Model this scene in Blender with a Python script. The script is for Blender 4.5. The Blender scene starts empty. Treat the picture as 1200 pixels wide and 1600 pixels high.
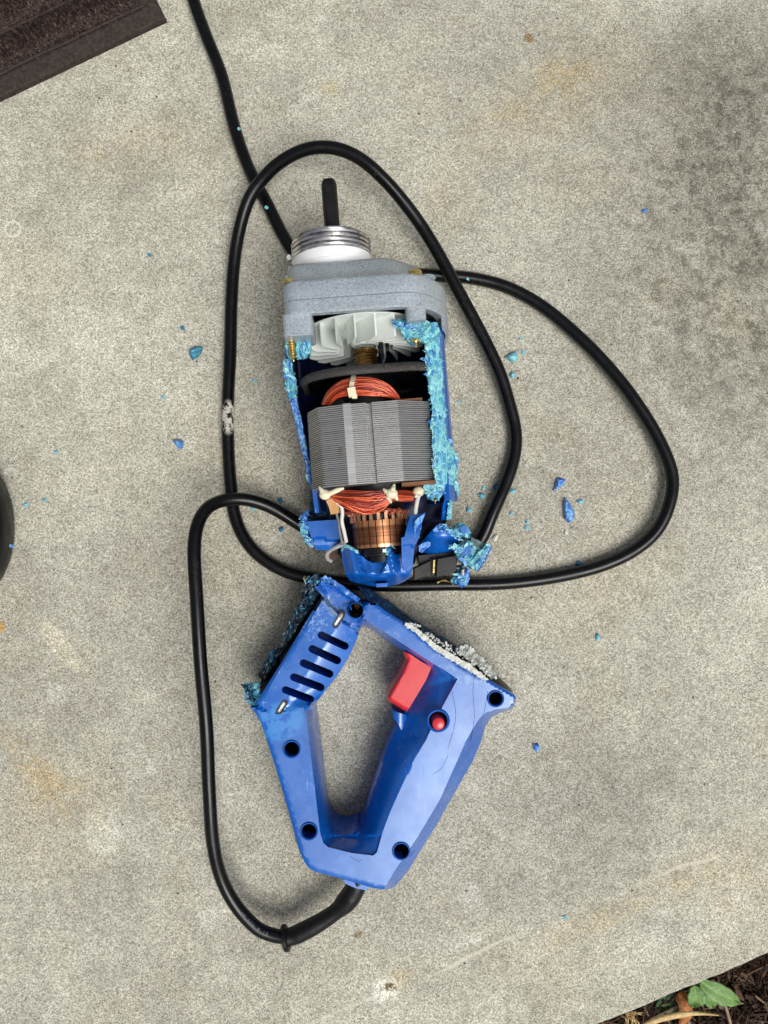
import bpy, math, random
from mathutils import Vector, Matrix, noise
from mathutils.geometry import delaunay_2d_cdt
R = math.radians
random.seed(7)
sc = bpy.context.scene
col = sc.collection
MM = 0.001

# ------------------------------------------------------------------ camera
CAMH, FOC = 527.0, 1186.0          # mm above the slab, focal length in photograph pixels
fwd = Vector((10, 50, -FOC)).normalized()
rgt = fwd.cross(Vector((0, 1, 0))).normalized()
upv = rgt.cross(fwd)
cd = bpy.data.cameras.new("camera")
cam = bpy.data.objects.new("camera", cd); col.objects.link(cam)
cd.sensor_fit = 'VERTICAL'; cd.angle_y = 2 * math.atan(800 / FOC)
cd.clip_start = 0.01; cd.clip_end = 60
mr = Matrix((rgt, upv, -fwd)).transposed().to_4x4()
mr.translation = Vector((0, 0, CAMH * MM)); cam.matrix_world = mr
sc.camera = cam

# ------------------------------------------------------------------ light
SUN_AZ, SUN_EL = R(141), R(59)     # azimuth clockwise from +Y (towards the lower right of the picture)
w = bpy.data.worlds.new("World"); sc.world = w; w.use_nodes = True
nt = w.node_tree; nt.nodes.clear()
sky = nt.nodes.new('ShaderNodeTexSky'); sky.sky_type = 'NISHITA'; sky.sun_disc = False
sky.sun_elevation = SUN_EL; sky.sun_rotation = SUN_AZ
sky.air_density = 1.0; sky.dust_density = 6.0; sky.ozone_density = 1.0
hs = nt.nodes.new('ShaderNodeHueSaturation'); hs.inputs['Saturation'].default_value = 0.38
bg = nt.nodes.new('ShaderNodeBackground'); bg.inputs['Strength'].default_value = 0.052
wo = nt.nodes.new('ShaderNodeOutputWorld')
nt.links.new(sky.outputs[0], hs.inputs['Color']); nt.links.new(hs.outputs[0], bg.inputs['Color'])
nt.links.new(bg.outputs[0], wo.inputs[0])
sd = bpy.data.lights.new("sun", 'SUN'); sd.energy = 1.5; sd.angle = R(37); sd.color = (1.0, 0.995, 0.98)
so = bpy.data.objects.new("sun", sd); col.objects.link(so)
sdir = Vector((math.sin(SUN_AZ) * math.cos(SUN_EL), math.cos(SUN_AZ) * math.cos(SUN_EL), math.sin(SUN_EL)))
so.rotation_euler = sdir.to_track_quat('Z', 'Y').to_euler(); so.location = sdir * 3
sc.view_settings.view_transform = 'Standard'; sc.view_settings.look = 'None'
sc.view_settings.exposure = 0.66; sc.view_settings.gamma = 1.0
sc.cycles.max_bounces = 8

# ------------------------------------------------------------------ helpers
def W(px, py, z=0.0):
    """photograph pixel + height in mm -> world point in mm"""
    d = fwd * FOC + rgt * (px - 600) + upv * (800 - py)
    return Vector((0, 0, CAMH)) + d * ((z - CAMH) / d.z)

class Frame:
    def __init__(s, o=(0, 0, 0), ang=0.0):
        s.o = Vector(o); s.a = ang; s.m = Matrix.Translation(s.o) @ Matrix.Rotation(ang, 4, 'Z'); s.i = s.m.inverted()
    def loc(s, p): return s.i @ Vector(p)
WORLD = Frame()

def tag(o, label=None, cat=None, group=None, kind=None):
    for k, v in (('label', label), ('category', cat), ('group', group), ('kind', kind)):
        if v: o[k] = v
    return o

def empty(name, fr):
    o = bpy.data.objects.new(name, None); col.objects.link(o)
    o.empty_display_size = 0.02
    o.location = fr.o * MM; o.rotation_euler = (0, 0, fr.a); return o

def link_mesh(name, me, parent=None):
    o = bpy.data.objects.new(name, me); col.objects.link(o)
    if parent: o.parent = parent
    return o

class MB:
    """collects geometry in mm; world=True points are converted to the frame on build"""
    def __init__(s): s.v = []; s.f = []
    def add(s, vs, fs):
        b = len(s.v); s.v += [Vector(p) for p in vs]; s.f += [tuple(i + b for i in f) for f in fs]; return s
    def box(s, c, size, rot=None):
        hx, hy, hz = (q / 2 for q in size); c = Vector(c)
        vs = [Vector((x, y, z)) for x in (-hx, hx) for y in (-hy, hy) for z in (-hz, hz)]
        if rot is not None: vs = [rot @ p for p in vs]
        return s.add([p + c for p in vs], [(0, 1, 3, 2), (4, 6, 7, 5), (0, 4, 5, 1), (2, 3, 7, 6), (0, 2, 6, 4), (1, 5, 7, 3)])
    def loft(s, rings, cap=True, close=True):
        n = len(rings[0]); vs = [p for r in rings for p in r]; fs = []
        m = n if close else n - 1
        for i in range(len(rings) - 1):
            for j in range(m):
                k = (j + 1) % n
                fs.append((i * n + j, i * n + k, (i + 1) * n + k, (i + 1) * n + j))
        if cap:
            fs.append(tuple(range(n - 1, -1, -1))); b = (len(rings) - 1) * n; fs.append(tuple(range(b, b + n)))
        return s.add(vs, fs)
    def tube(s, pts, rad, n=12, cap=True):
        pts = [Vector(p) for p in pts]; N = len(pts); rings = []
        up = Vector((0, 0, 1)); t0 = (pts[1] - pts[0]).normalized()
        if abs(t0.dot(up)) > 0.95: up = Vector((1, 0, 0))
        for i, p in enumerate(pts):
            t = (pts[min(i + 1, N - 1)] - pts[max(i - 1, 0)]).normalized()
            a = (up - t * up.dot(t)).normalized(); up = a; b = t.cross(a)
            r = rad[i] if hasattr(rad, '__len__') else rad
            rings.append([p + (a * math.cos(2 * math.pi * k / n) + b * math.sin(2 * math.pi * k / n)) * r for k in range(n)])
        return s.loft(rings, cap)
    def build(s, name, mat, parent=None, fr=WORLD, local=False, angle=35, flat=False):
        me = bpy.data.meshes.new(name)
        vs = [(p if local else fr.loc(p)) * MM for p in s.v]
        me.from_pydata(vs, [], s.f); me.validate()
        me.materials.append(mat)
        if not flat:
            me.polygons.foreach_set('use_smooth', [True] * len(me.polygons)); me.set_sharp_from_angle(angle=R(angle))
        me.update()
        return link_mesh(name, me, parent)

def recalc(o):
    import bmesh
    bm = bmesh.new(); bm.from_mesh(o.data); bmesh.ops.recalc_face_normals(bm, faces=bm.faces); bm.to_mesh(o.data); bm.free(); return o

def spline(pts, step=2.0, closed=False):
    """Catmull-Rom through points of any dimension"""
    P = [list(p) for p in pts]; n = len(P); out = []
    rng = n if closed else n - 1
    for i in range(rng):
        g = lambda k: P[k % n] if closed else P[max(0, min(n - 1, k))]
        a, b, c, d = g(i - 1), g(i), g(i + 1), g(i + 2)
        L = math.dist(b, c); m = max(1, int(L / step))
        for j in range(m):
            t = j / m
            out.append([0.5 * (2 * b[q] + (c[q] - a[q]) * t + (2 * a[q] - 5 * b[q] + 4 * c[q] - d[q]) * t * t + (3 * b[q] - a[q] - 3 * c[q] + d[q]) * t ** 3) for q in range(len(b))])
    if not closed: out.append(P[-1])
    return out

def resamp(pts, n):
    P = [list(p) for p in pts]; L = [0]
    for a, b in zip(P, P[1:]): L.append(L[-1] + math.dist(a, b))
    out = []; k = 0
    for i in range(n):
        t = L[-1] * i / (n - 1)
        while k < len(P) - 2 and L[k + 1] < t: k += 1
        u = (t - L[k]) / max(1e-9, L[k + 1] - L[k])
        out.append([a + (b - a) * u for a, b in zip(P[k], P[k + 1])])
    return out

def densify(poly, step, closed=True):
    out = []; n = len(poly)
    for i in range(n if closed else n - 1):
        a, b = poly[i], poly[(i + 1) % n]; m = max(1, int(round(math.dist(a, b) / step)))
        out += [(a[0] + (b[0] - a[0]) * j / m, a[1] + (b[1] - a[1]) * j / m) for j in range(m)]
    return out

def inpoly(x, y, P):
    c = False; j = len(P) - 1
    for i in range(len(P)):
        xi, yi = P[i]; xj, yj = P[j]
        if (yi > y) != (yj > y) and x < (xj - xi) * (y - yi) / (yj - yi) + xi: c = not c
        j = i
    return c

def dpoly(x, y, P, closed=True):
    best = 1e9; n = len(P)
    for i in range(n if closed else n - 1):
        ax, ay = P[i]; bx, by = P[(i + 1) % n]; dx, dy = bx - ax, by - ay
        t = max(0, min(1, ((x - ax) * dx + (y - ay) * dy) / (dx * dx + dy * dy + 1e-12)))
        d = (ax + t * dx - x) ** 2 + (ay + t * dy - y) ** 2
        if d < best: best = d
    return math.sqrt(best)

def plate(mb, outer, holes, zf, zb, step=4.0, creases=(), inner_pts=True, wall_bulge=0.0, floor=True):
    """a solid piece traced as a pixel outline with holes, its top at height zf(px,py), its sides dropping to zb(px,py)"""
    loops = [densify(outer, step)] + [densify(h, step) for h in holes]
    V = []; E = []
    for lp in loops:
        b = len(V); V += lp; E += [(b + i, b + (i + 1) % len(lp)) for i in range(len(lp))]
    nb = len(V)
    for cr in creases:
        c = densify(cr, step, False) + [cr[-1]]; b = len(V); V += c; E += [(b + i, b + i + 1) for i in range(len(c) - 1)]
    if inner_pts:
        xs = [p[0] for p in outer]; ys = [p[1] for p in outer]; y = min(ys); row = 0
        while y < max(ys):
            x = min(xs) + (step / 2 if row % 2 else 0)
            while x < max(xs):
                if inpoly(x, y, outer) and not any(inpoly(x, y, h) for h in holes):
                    if all(dpoly(x, y, lp) > step * .5 for lp in loops) and all(dpoly(x, y, c, False) > step * .5 for c in creases): V.append((x, y))
                x += step
            y += step * .87; row += 1
    r = delaunay_2d_cdt([Vector(p) for p in V], E, [], 0, 1e-4)
    ov, of, orig = r[0], r[2], r[3]
    tris = []
    for f in of:
        cx = sum(ov[i][0] for i in f) / 3; cy = sum(ov[i][1] for i in f) / 3
        if inpoly(cx, cy, loops[0]) and not any(inpoly(cx, cy, h) for h in loops[1:]): tris.append(tuple(f))
    top = [W(p[0], p[1], zf(p[0], p[1])) for p in ov]
    bot = []
    for p, q in zip(ov, top):
        b = Vector(q); b.z = min(q.z - .3, zb(p[0], p[1])); bot.append(b)
    n = len(ov)
    # boundary edges = used by one triangle
    cnt = {}
    for t in tris:
        for i in range(3):
            e = (t[i], t[(i + 1) % 3]); cnt[tuple(sorted(e))] = cnt.get(tuple(sorted(e)), []) + [e]
    bd = [v[0] for v in cnt.values() if len(v) == 1]
    # image y points down, so flip the winding to face up
    fs = [(t[2], t[1], t[0]) if (ov[t[1]][0] - ov[t[0]][0]) * (ov[t[2]][1] - ov[t[0]][1]) - (ov[t[1]][1] - ov[t[0]][1]) * (ov[t[2]][0] - ov[t[0]][0]) > 0 else t for t in tris]
    vs = top + bot
    if floor: fs += [(t[2] + n, t[1] + n, t[0] + n) for t in fs]
    for a, b in bd:
        fs.append((a, b, b + n, a + n))
    mb.add(vs, fs); return mb

def nz(p, s=1.0): return noise.noise(Vector(p) * s)

def ribbon(mb, A, B, zA, zB, nu=40, nv=6, amp=1.2, jag=1.5, thick=2.0, seed=0, hump=0.0):
    """rough torn strip between two pixel lines"""
    a = resamp(A, nu); b = resamp(B, nu)
    za = zA if hasattr(zA, '__len__') else [zA] * 2; zb_ = zB if hasattr(zB, '__len__') else [zB] * 2
    za = [q[0] for q in resamp([(z,) for z in za], nu)] if za[0] != za[-1] else [za[0]] * nu
    zb_ = [q[0] for q in resamp([(z,) for z in zb_], nu)] if zb_[0] != zb_[-1] else [zb_[0]] * nu
    top = []
    for i in range(nu):
        for j in range(nv):
            t = j / (nv - 1)
            px = a[i][0] + (b[i][0] - a[i][0]) * t; py = a[i][1] + (b[i][1] - a[i][1]) * t
            k = (seed * 7.3 + i * .9, j * .8, seed)
            px += nz(k, .9) * jag * 1.6; py += nz((k[1] + 9, k[0], k[2]), 1.1) * jag * 1.6
            if j in (0, nv - 1): px += random.uniform(-jag, jag); py += random.uniform(-jag, jag)
            z = za[i] * (1 - t) + zb_[i] * t + hump * 4 * t * (1 - t) + nz((px * .13, py * .13, seed + 5)) * amp * 2.2 + random.uniform(-amp, amp) * .45
            top.append(W(px, py, z))
    bot = [p - Vector((0, 0, thick)) for p in top]; n = len(top); fs = []
    for i in range(nu - 1):
        for j in range(nv - 1):
            q = (i * nv + j, i * nv + j + 1, (i + 1) * nv + j + 1, (i + 1) * nv + j)
            if (top[q[1]] - top[q[0]]).cross(top[q[3]] - top[q[0]]).z < 0: q = q[::-1]
            fs.append(q); fs.append(tuple(x + n for x in q[::-1]))
    for i in range(nu - 1):
        for j in (0, nv - 1): fs.append((i * nv + j, (i + 1) * nv + j, (i + 1) * nv + j + n, i * nv + j + n))
    for j in range(nv - 1):
        for i in (0, nu - 1): fs.append((i * nv + j, i * nv + j + 1, i * nv + j + 1 + n, i * nv + j + n))
    mb.add(top + bot, fs); return mb

def splinters(mb, path, z, n=40, ln=6, wd=.7, seed=0, spread=3.0):
    """small slivers of torn plastic standing off a broken edge"""
    rr = random.Random(seed); P = resamp(path, 200)
    for i in range(n):
        p = P[rr.randrange(200)]; c = W(p[0] + rr.uniform(-spread, spread), p[1] + rr.uniform(-spread, spread), z + rr.uniform(-2, 1))
        q = Matrix.Rotation(rr.uniform(0, 6.3), 3, 'Z') @ Matrix.Rotation(rr.uniform(-.7, .7), 3, 'Y')
        mb.box(c, (ln * rr.uniform(.3, 1), wd * rr.uniform(.5, 2), wd * rr.uniform(.4, 1)), q)
    return mb

def flakes(mb, path, z, n=40, size=4.0, seed=0, spread=3.0, tilt=.45):
    """thin sharp cornered chips of plastic hanging on a broken edge"""
    rr = random.Random(seed); P = resamp(path, 200)
    for i in range(n):
        k = rr.randrange(199); p = P[k]; q = P[k + 1]; al = math.atan2(-(q[1] - p[1]), q[0] - p[0])
        c = W(p[0] + rr.uniform(-spread, spread), p[1] + rr.uniform(-spread, spread), z + rr.uniform(-1.2, .8))
        m = Matrix.Rotation(al + rr.gauss(0, .5), 3, 'Z') @ Matrix.Rotation(rr.gauss(0, tilt), 3, 'X') @ Matrix.Rotation(rr.gauss(0, tilt * .7), 3, 'Y')
        s_ = size * rr.uniform(.45, 1.15); h = s_ * rr.uniform(.22, .5); t_ = rr.uniform(.25, .7)
        pts = [(-s_ * .5, -h * rr.uniform(.1, .5)), (-s_ * .1, -h * rr.uniform(.3, .6)), (s_ * .5, -h * rr.uniform(0, .3)), (s_ * rr.uniform(.1, .4), h * .5), (-s_ * rr.uniform(.2, .5), h * rr.uniform(.1, .5))]
        vs = [m @ Vector((x, y, e + .25 * abs(x))) + c for e in (0, -t_) for x, y in pts]
        mb.add(vs, [(0, 1, 2, 3, 4), (9, 8, 7, 6, 5)] + [(j, j + 5, (j + 1) % 5 + 5, (j + 1) % 5) for j in range(5)])
    return mb

# ------------------------------------------------------------------ materials
def srgb(r, g, b):
    f = lambda c: ((c / 255 + .055) / 1.055) ** 2.4 if c > 10 else c / 255 / 12.92
    return (f(r), f(g), f(b), 1)

class NT:
    def __init__(s, name):
        s.m = bpy.data.materials.new(name); s.m.use_nodes = True; s.t = s.m.node_tree
        s.b = s.t.nodes['Principled BSDF']; s.c = s.t.nodes.new('ShaderNodeTexCoord').outputs['Object']
    def n(s, ty, **k):
        x = s.t.nodes.new(ty)
        for a, v in k.items(): setattr(x, a, v)
        return x
    def l(s, a, b): s.t.links.new(a, b)
    def noise(s, scale, detail=3, rough=.6, vec=None, dist=0):
        x = s.n('ShaderNodeTexNoise'); x.inputs['Scale'].default_value = scale; x.inputs['Detail'].default_value = detail
        x.inputs['Roughness'].default_value = rough; x.inputs['Distortion'].default_value = dist; s.l(vec or s.c, x.inputs['Vector']); return x.outputs['Fac']
    def vor(s, scale, feature='F1', out='Distance', vec=None, rnd=1):
        x = s.n('ShaderNodeTexVoronoi', feature=feature); x.inputs['Scale'].default_value = scale; x.inputs['Randomness'].default_value = rnd
        s.l(vec or s.c, x.inputs['Vector']); return x.outputs[out]
    def ramp(s, fac, *stops):
        x = s.n('ShaderNodeValToRGB'); e = x.color_ramp.elements
        while len(e) < len(stops): e.new(.5)
        for q, (p, c) in zip(e, stops): q.position = p; q.color = c if hasattr(c, '__len__') else (c, c, c, 1)
        s.l(fac, x.inputs[0]); return x.outputs[0]
    def mix(s, fac, a, b, mode='MIX'):
        x = s.n('ShaderNodeMix', data_type='RGBA', blend_type=mode)
        for i, v in ((0, fac), (6, a), (7, b)):
            if isinstance(v, (int, float, tuple)): x.inputs[i].default_value = v
            else: s.l(v, x.inputs[i])
        return x.outputs[2]
    def math(s, op, a, b=0.0, clamp=False):
        x = s.n('ShaderNodeMath', operation=op, use_clamp=clamp)
        for i, v in ((0, a), (1, b)):
            if isinstance(v, (int, float)): x.inputs[i].default_value = v
            else: s.l(v, x.inputs[i])
        return x.outputs[0]
    def mapr(s, v, a, b, c=0.0, d=1.0, smooth=True):
        x = s.n('ShaderNodeMapRange'); x.interpolation_type = 'SMOOTHSTEP' if smooth else 'LINEAR'
        for i, q in zip((1, 2, 3, 4), (a, b, c, d)): x.inputs[i].default_value = q
        s.l(v, x.inputs[0]); return x.outputs[0]
    def scale(s, v3, rot=(0, 0, 0)):
        x = s.n('ShaderNodeMapping'); x.inputs['Scale'].default_value = v3; x.inputs['Rotation'].default_value = rot; s.l(s.c, x.inputs[0]); return x.outputs[0]
    def bump(s, h, st=.3, dist=.001, prev=None):
        x = s.n('ShaderNodeBump'); x.inputs['Strength'].default_value = st; x.inputs['Distance'].default_value = dist
        s.l(h, x.inputs['Height'])
        if prev: s.l(prev, x.inputs['Normal'])
        return x.outputs[0]
    def fin(s, color=None, rough=None, normal=None, metal=0.0, spec=.5, coat=0.0, **k):
        b = s.b.inputs
        for nm, v in (('Base Color', color), ('Roughness', rough), ('Normal', normal)):
            if v is None: continue
            if isinstance(v, (int, float, tuple)): b[nm].default_value = v
            else: s.l(v, b[nm])
        b['Metallic'].default_value = metal; b['Specular IOR Level'].default_value = spec; b['Coat Weight'].default_value = coat
        b['Coat Roughness'].default_value = .12
        for a, v in k.items(): b[a.replace('_', ' ')].default_value = v
        return s.m

def simple(name, c, rough=.5, metal=0, spec=.5, var=.25, nscale=200, bump=.15, coat=0, wear=None):
    t = NT(name)
    f = t.noise(nscale, 4)
    dark = tuple(q * (1 - var) for q in c[:3]) + (1,); lite = tuple(min(1, q * (1 + var)) for q in c[:3]) + (1,)
    cc = t.ramp(f, (.3, dark), (.7, lite))
    if wear:
        sp = t.noise(nscale * 2.2, 5, .7); cc = t.mix(t.mapr(sp, .62, .72), cc, wear)
    return t.fin(cc, t.mapr(t.noise(nscale * .6, 3), .3, .7, max(0, rough - .1), min(1, rough + .12)), t.bump(t.noise(nscale * 3, 3), bump, .0004), metal, spec, coat)

def blue_plastic(name='blue_plastic', marks=()):
    t = NT(name)
    base = t.ramp(t.noise(25, 4), (.3, srgb(2, 84, 172)), (.7, srgb(4, 96, 190)))
    # scuffs and hairline scratches in the gloss
    s1 = t.noise(1.0, 2, .5, t.scale((900, 60, 300), (0, 0, .6)))
    s2 = t.noise(1.0, 2, .5, t.scale((70, 1100, 300), (0, 0, .5)))
    s3 = t.noise(1.0, 3, .6, t.scale((1500, 90, 300), (0, 0, -1.2)))
    zone = t.mapr(t.noise(45, 3), .48, .62)
    sc_ = t.math('MAXIMUM', t.mapr(s1, .70, .76), t.math('MAXIMUM', t.mapr(s2, .70, .76), t.mapr(s3, .68, .74)))
    sc_ = t.math('MULTIPLY', sc_, t.math('ADD', t.math('MULTIPLY', zone, .9), .12))
    dust = t.math('MULTIPLY', t.mapr(t.noise(160, 6, .75), .52, .8), t.mapr(t.noise(18, 2), .4, .65))
    c = t.mix(t.math('MULTIPLY', sc_, .75), base, srgb(160, 192, 235)); c = t.mix(t.math('MULTIPLY', dust, .38), c, srgb(150, 165, 185))
    for (x_, y_, rx, ry, rot, colr, nn, lo, hi, amt) in marks:
        m_ = t.n('ShaderNodeMapping', vector_type='TEXTURE'); m_.inputs['Location'].default_value = (x_ * MM, y_ * MM, .045); m_.inputs['Rotation'].default_value = (0, 0, rot); m_.inputs['Scale'].default_value = (rx * MM, ry * MM, .1)
        t.l(t.c, m_.inputs[0]); ln = t.n('ShaderNodeVectorMath', operation='LENGTH'); t.l(m_.outputs[0], ln.inputs[0])
        c = t.mix(t.math('MULTIPLY', t.mapr(t.math('ADD', ln.outputs['Value'], t.math('MULTIPLY', t.noise(60, 3), .5)), 1.25, 1.0), t.mapr(t.noise(nn, 5, .7), lo, hi, 0, amt)), c, colr)
    rg = t.math('ADD', t.mapr(t.noise(60, 4), .35, .7, .22, .36), t.math('MULTIPLY', dust, .18))
    m = t.fin(c, rg, t.bump(t.math('SUBTRACT', t.math('MULTIPLY', t.noise(120, 3), .3), sc_), .10, .0003), 0, 1.0, .3)
    t.b.inputs['Specular Tint'].default_value = (.8, .93, 1, 1); t.b.inputs['Coat Tint'].default_value = (1, 1, 1, 1)
    return m

def torn_plastic(name, light, mid, deep, k=.5):
    t = NT(name)
    t.c = t.scale((1, .62, 1))
    v = t.n('ShaderNodeVectorMath', operation='ADD'); t.l(t.c, v.inputs[0])
    nn = t.n('ShaderNodeTexNoise'); nn.inputs['Scale'].default_value = 180; t.l(t.c, nn.inputs['Vector'])
    sc2 = t.n('ShaderNodeVectorMath', operation='SCALE'); sc2.inputs['Scale'].default_value = .006; t.l(nn.outputs['Color'], sc2.inputs[0]); t.l(sc2.outputs[0], v.inputs[1])
    edge = t.vor(330, 'DISTANCE_TO_EDGE', 'Distance', v.outputs[0]); cell = t.vor(330, 'F1', 'Color', v.outputs[0])
    sep = t.n('ShaderNodeSeparateColor'); t.l(cell, sep.inputs[0])
    f = t.math('ADD', t.math('MULTIPLY', sep.outputs[0], .28), t.math('MULTIPLY', t.noise(1, 5, .75, t.scale((900, 150, 500), (0, 0, .15))), .95))
    c = t.ramp(f, (k - .18, deep), (k + .02, mid), (k + .28, light))
    c = t.mix(t.mapr(edge, .0, .07, 1, 0), c, light)
    fine = t.vor(900, 'DISTANCE_TO_EDGE')
    return t.fin(c, .42, t.bump(t.math('ADD', t.math('MULTIPLY', edge, 2), t.math('ADD', t.noise(500, 5, .75), fine)), .38, .0009), 0, .6, .15)

def hammered():
    t = NT('hammered_grey_paint')
    v = t.vor(420, 'SMOOTH_F1'); n2 = t.noise(650, 4, .6, None, .6); pz = t.mapr(t.noise(1050, 3, .6, None, 1.4), .50, .58)
    c = t.mix(t.math('MULTIPLY', pz, .55), t.ramp(t.noise(30, 3), (.3, srgb(168, 178, 184)), (.7, srgb(188, 198, 205))), srgb(92, 102, 112))
    return t.fin(c, t.mapr(n2, .3, .7, .25, .45), t.bump(t.math('ADD', v, t.math('MULTIPLY', n2, .6)), .35, .0006), .25, .6)

def brushed():
    t = NT('threaded_aluminium')
    n1 = t.noise(1, 4, .7, t.scale((60, 500, 60)))
    c = t.ramp(n1, (.25, srgb(120, 116, 116)), (.45, srgb(205, 203, 203)), (.7, srgb(240, 240, 242)))
    c = t.mix(t.math('MULTIPLY', t.mapr(t.noise(420, 5, .8), .57, .65), .6), c, srgb(72, 68, 70))
    return t.fin(c, t.mapr(n1, .3, .7, .12, .3), t.bump(n1, .2, .0003), .95, .5)

def lam_steel():
    t = NT('laminated_steel')
    n1 = t.noise(1, 3, .6, t.scale((20, 2600, 20))); st = t.noise(70, 5, .7)
    c = t.ramp(n1, (.3, srgb(166, 165, 162)), (.7, srgb(206, 206, 204)))
    c = t.mix(t.mapr(st, .6, .72, 0, .6), c, srgb(130, 105, 85))
    return t.fin(c, t.mapr(st, .3, .7, .3, .42), None, .75, .5)

def copper_wire():
    t = NT('enamelled_copper_wire')
    g_ = t.n('ShaderNodeNewGeometry')
    c = t.ramp(g_.outputs['Random Per Island'], (0, srgb(110, 30, 16)), (.35, srgb(180, 62, 32)), (.8, srgb(222, 96, 54)), (1, srgb(236, 132, 86)))
    return t.fin(c, .26, None, .25, .6, .4)

def concrete():
    t = NT('brushed_concrete')
    g1 = t.noise(1700, 2, .6); g2 = t.noise(750, 4, .8); cell = t.vor(1500, 'F1', 'Color'); sep = t.n('ShaderNodeSeparateColor'); t.l(cell, sep.inputs[0])
    f = t.math('ADD', t.math('MULTIPLY', g1, .32), t.math('ADD', t.math('MULTIPLY', g2, .26), t.math('MULTIPLY', sep.outputs[0], .42)))
    c = t.ramp(f, (.24, srgb(106, 102, 90)), (.42, srgb(163, 160, 145)), (.56, srgb(185, 182, 167)), (.76, srgb(227, 225, 213)))
    big = t.noise(5.5, 6, .62); mid = t.noise(32, 5, .65); mid2 = t.noise(110, 4, .7)
    c = t.mix(1.0, c, t.ramp(big, (.30, (.78, .77, .75, 1)), (.70, (1.14, 1.15, 1.15, 1))), 'MULTIPLY')
    c = t.mix(1.0, c, t.ramp(mid, (.3, (.84, .83, .82, 1)), (.7, (1.10, 1.10, 1.10, 1))), 'MULTIPLY')
    c = t.mix(1.0, c, t.ramp(mid2, (.3, (.86, .86, .85, 1)), (.7, (1.09, 1.09, 1.09, 1))), 'MULTIPLY')
    # warm / cool drifts
    c = t.mix(t.mapr(t.noise(9, 4), .5, .75, 0, .35), c, t.mix(1.0, c, (1.06, .98, .86, 1), 'MULTIPLY'))
    c = t.mix(t.mapr(t.noise(11, 4, .6, t.scale((1, 1, 1), (0, 0, 2.1))), .5, .75, 0, .3), c, t.mix(1.0, c, (.93, 1.0, 1.04, 1), 'MULTIPLY'))
    brk = t.noise(60, 5, .7); brk2 = t.noise(22, 5, .65)
    clump = t.noise(95, 5, .75)
    def stain_or_shade(px, py, rx, ry, rot, colr, amt, nn=brk, lo=.35, hi=.62):
        nonlocal c
        p = W(px, py) * MM
        m = t.n('ShaderNodeMapping', vector_type='TEXTURE'); m.inputs['Location'].default_value = p; m.inputs['Rotation'].default_value = (0, 0, rot)
        m.inputs['Scale'].default_value = (rx / 2250, ry / 2250, 1); t.l(t.c, m.inputs[0])
        ln = t.n('ShaderNodeVectorMath', operation='LENGTH'); t.l(m.outputs[0], ln.inputs[0])
        k = t.math('MULTIPLY', t.mapr(ln.outputs['Value'], 1.0, .25), t.mapr(nn, lo, hi, 0, amt))
        c = t.mix(k, c, t.mix(1.0, c, colr, 'MULTIPLY'))
    D = (.60, .60, .58, 1); Y = (1.05, .95, .78, 1); L = (1.24, 1.27, 1.32, 1)
    stain_or_shade(1225, 360, 330, 520, 0, (.70, .70, .69, 1), 1.0, brk2, .3, .6); stain_or_shade(1215, 380, 420, 560, 0, (.60, .60, .59, 1), 1.0, clump, .47, .60); stain_or_shade(1180, 250, 200, 330, 0, D, .8, t.noise(150, 4, .75), .5, .6); stain_or_shade(980, 1250, 330, 330, .3, (.80, .81, .81, 1), .6, clump, .47, .62); stain_or_shade(620, 820, 420, 420, 0, (.90, .88, .85, 1), .8, brk2, .2, .6); stain_or_shade(1000, 520, 260, 160, -.4, D, .6, brk2)  # the broad patch around the tool paints its soft shade on the slab
    stain_or_shade(1020, 120, 330, 150, 0, (.82, .81, .8, 1), .8, brk2); stain_or_shade(1130, 130, 160, 190, 0, D, .55); stain_or_shade(990, 1160, 230, 170, .5, D, .2, brk2)
    stain_or_shade(900, 1300, 260, 150, .4, (.76, .78, .79, 1), .8, brk2); stain_or_shade(300, 820, 160, 260, 0, (.86, .85, .82, 1), .8, brk2)
    stain_or_shade(840, 170, 190, 80, .5, Y, .7, brk, .3, .65); stain_or_shade(880, 120, 80, 45, 0, Y, .9); stain_or_shade(700, 300, 60, 90, 0, Y, .4)
    stain_or_shade(45, 1190, 34, 110, .75, (1.06, .94, .76, 1), .8, brk, .35, .6); stain_or_shade(110, 1250, 90, 70, 0, Y, .6); stain_or_shade(1, 980, 10, 12, 0, (1.2, .8, .35, 1), 1.2, brk, .2, .4)
    stain_or_shade(100, 1260, 130, 150, .2, Y, .5, brk2); stain_or_shade(190, 230, 130, 60, .1, Y, .5); stain_or_shade(930, 1440, 190, 30, .38, Y, .6, brk, .3, .6)
    stain_or_shade(1100, 1360, 160, 50, .38, Y, .6, brk, .3, .6); stain_or_shade(1160, 1400, 90, 50, .38, Y, .5); stain_or_shade(515, 138, 22, 18, 0, Y, .9, brk, .3, .5)
    stain_or_shade(827, 60, 12, 9, -.7, (.62, .48, .28, 1), 1.4, brk, .2, .4); stain_or_shade(120, 400, 330, 460, 0, (1.12, 1.13, 1.12, 1), 1.0, brk2, .2, .55); stain_or_shade(350, 60, 320, 200, 0, (1.12, 1.13, 1.12, 1), .8, brk2, .2, .55); stain_or_shade(700, 1530, 620, 130, .1, (1.12, 1.13, 1.13, 1), .9, brk2, .2, .55); stain_or_shade(1050, 1480, 240, 60, .38, (1.12, 1.13, 1.14, 1), .9, brk2, .2, .5)  # broad patches here make the slab paler at top left and bottom
    stain_or_shade(95, 1010, 19, 66, .65, (1.34, 1.32, 1.24, 1), 1.7, brk, .2, .42); stain_or_shade(160, 1300, 38, 48, .2, L, 2.0, brk, .22, .42); stain_or_shade(90, 1082, 30, 24, 0, L, 1.0, brk, .3, .5)
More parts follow.
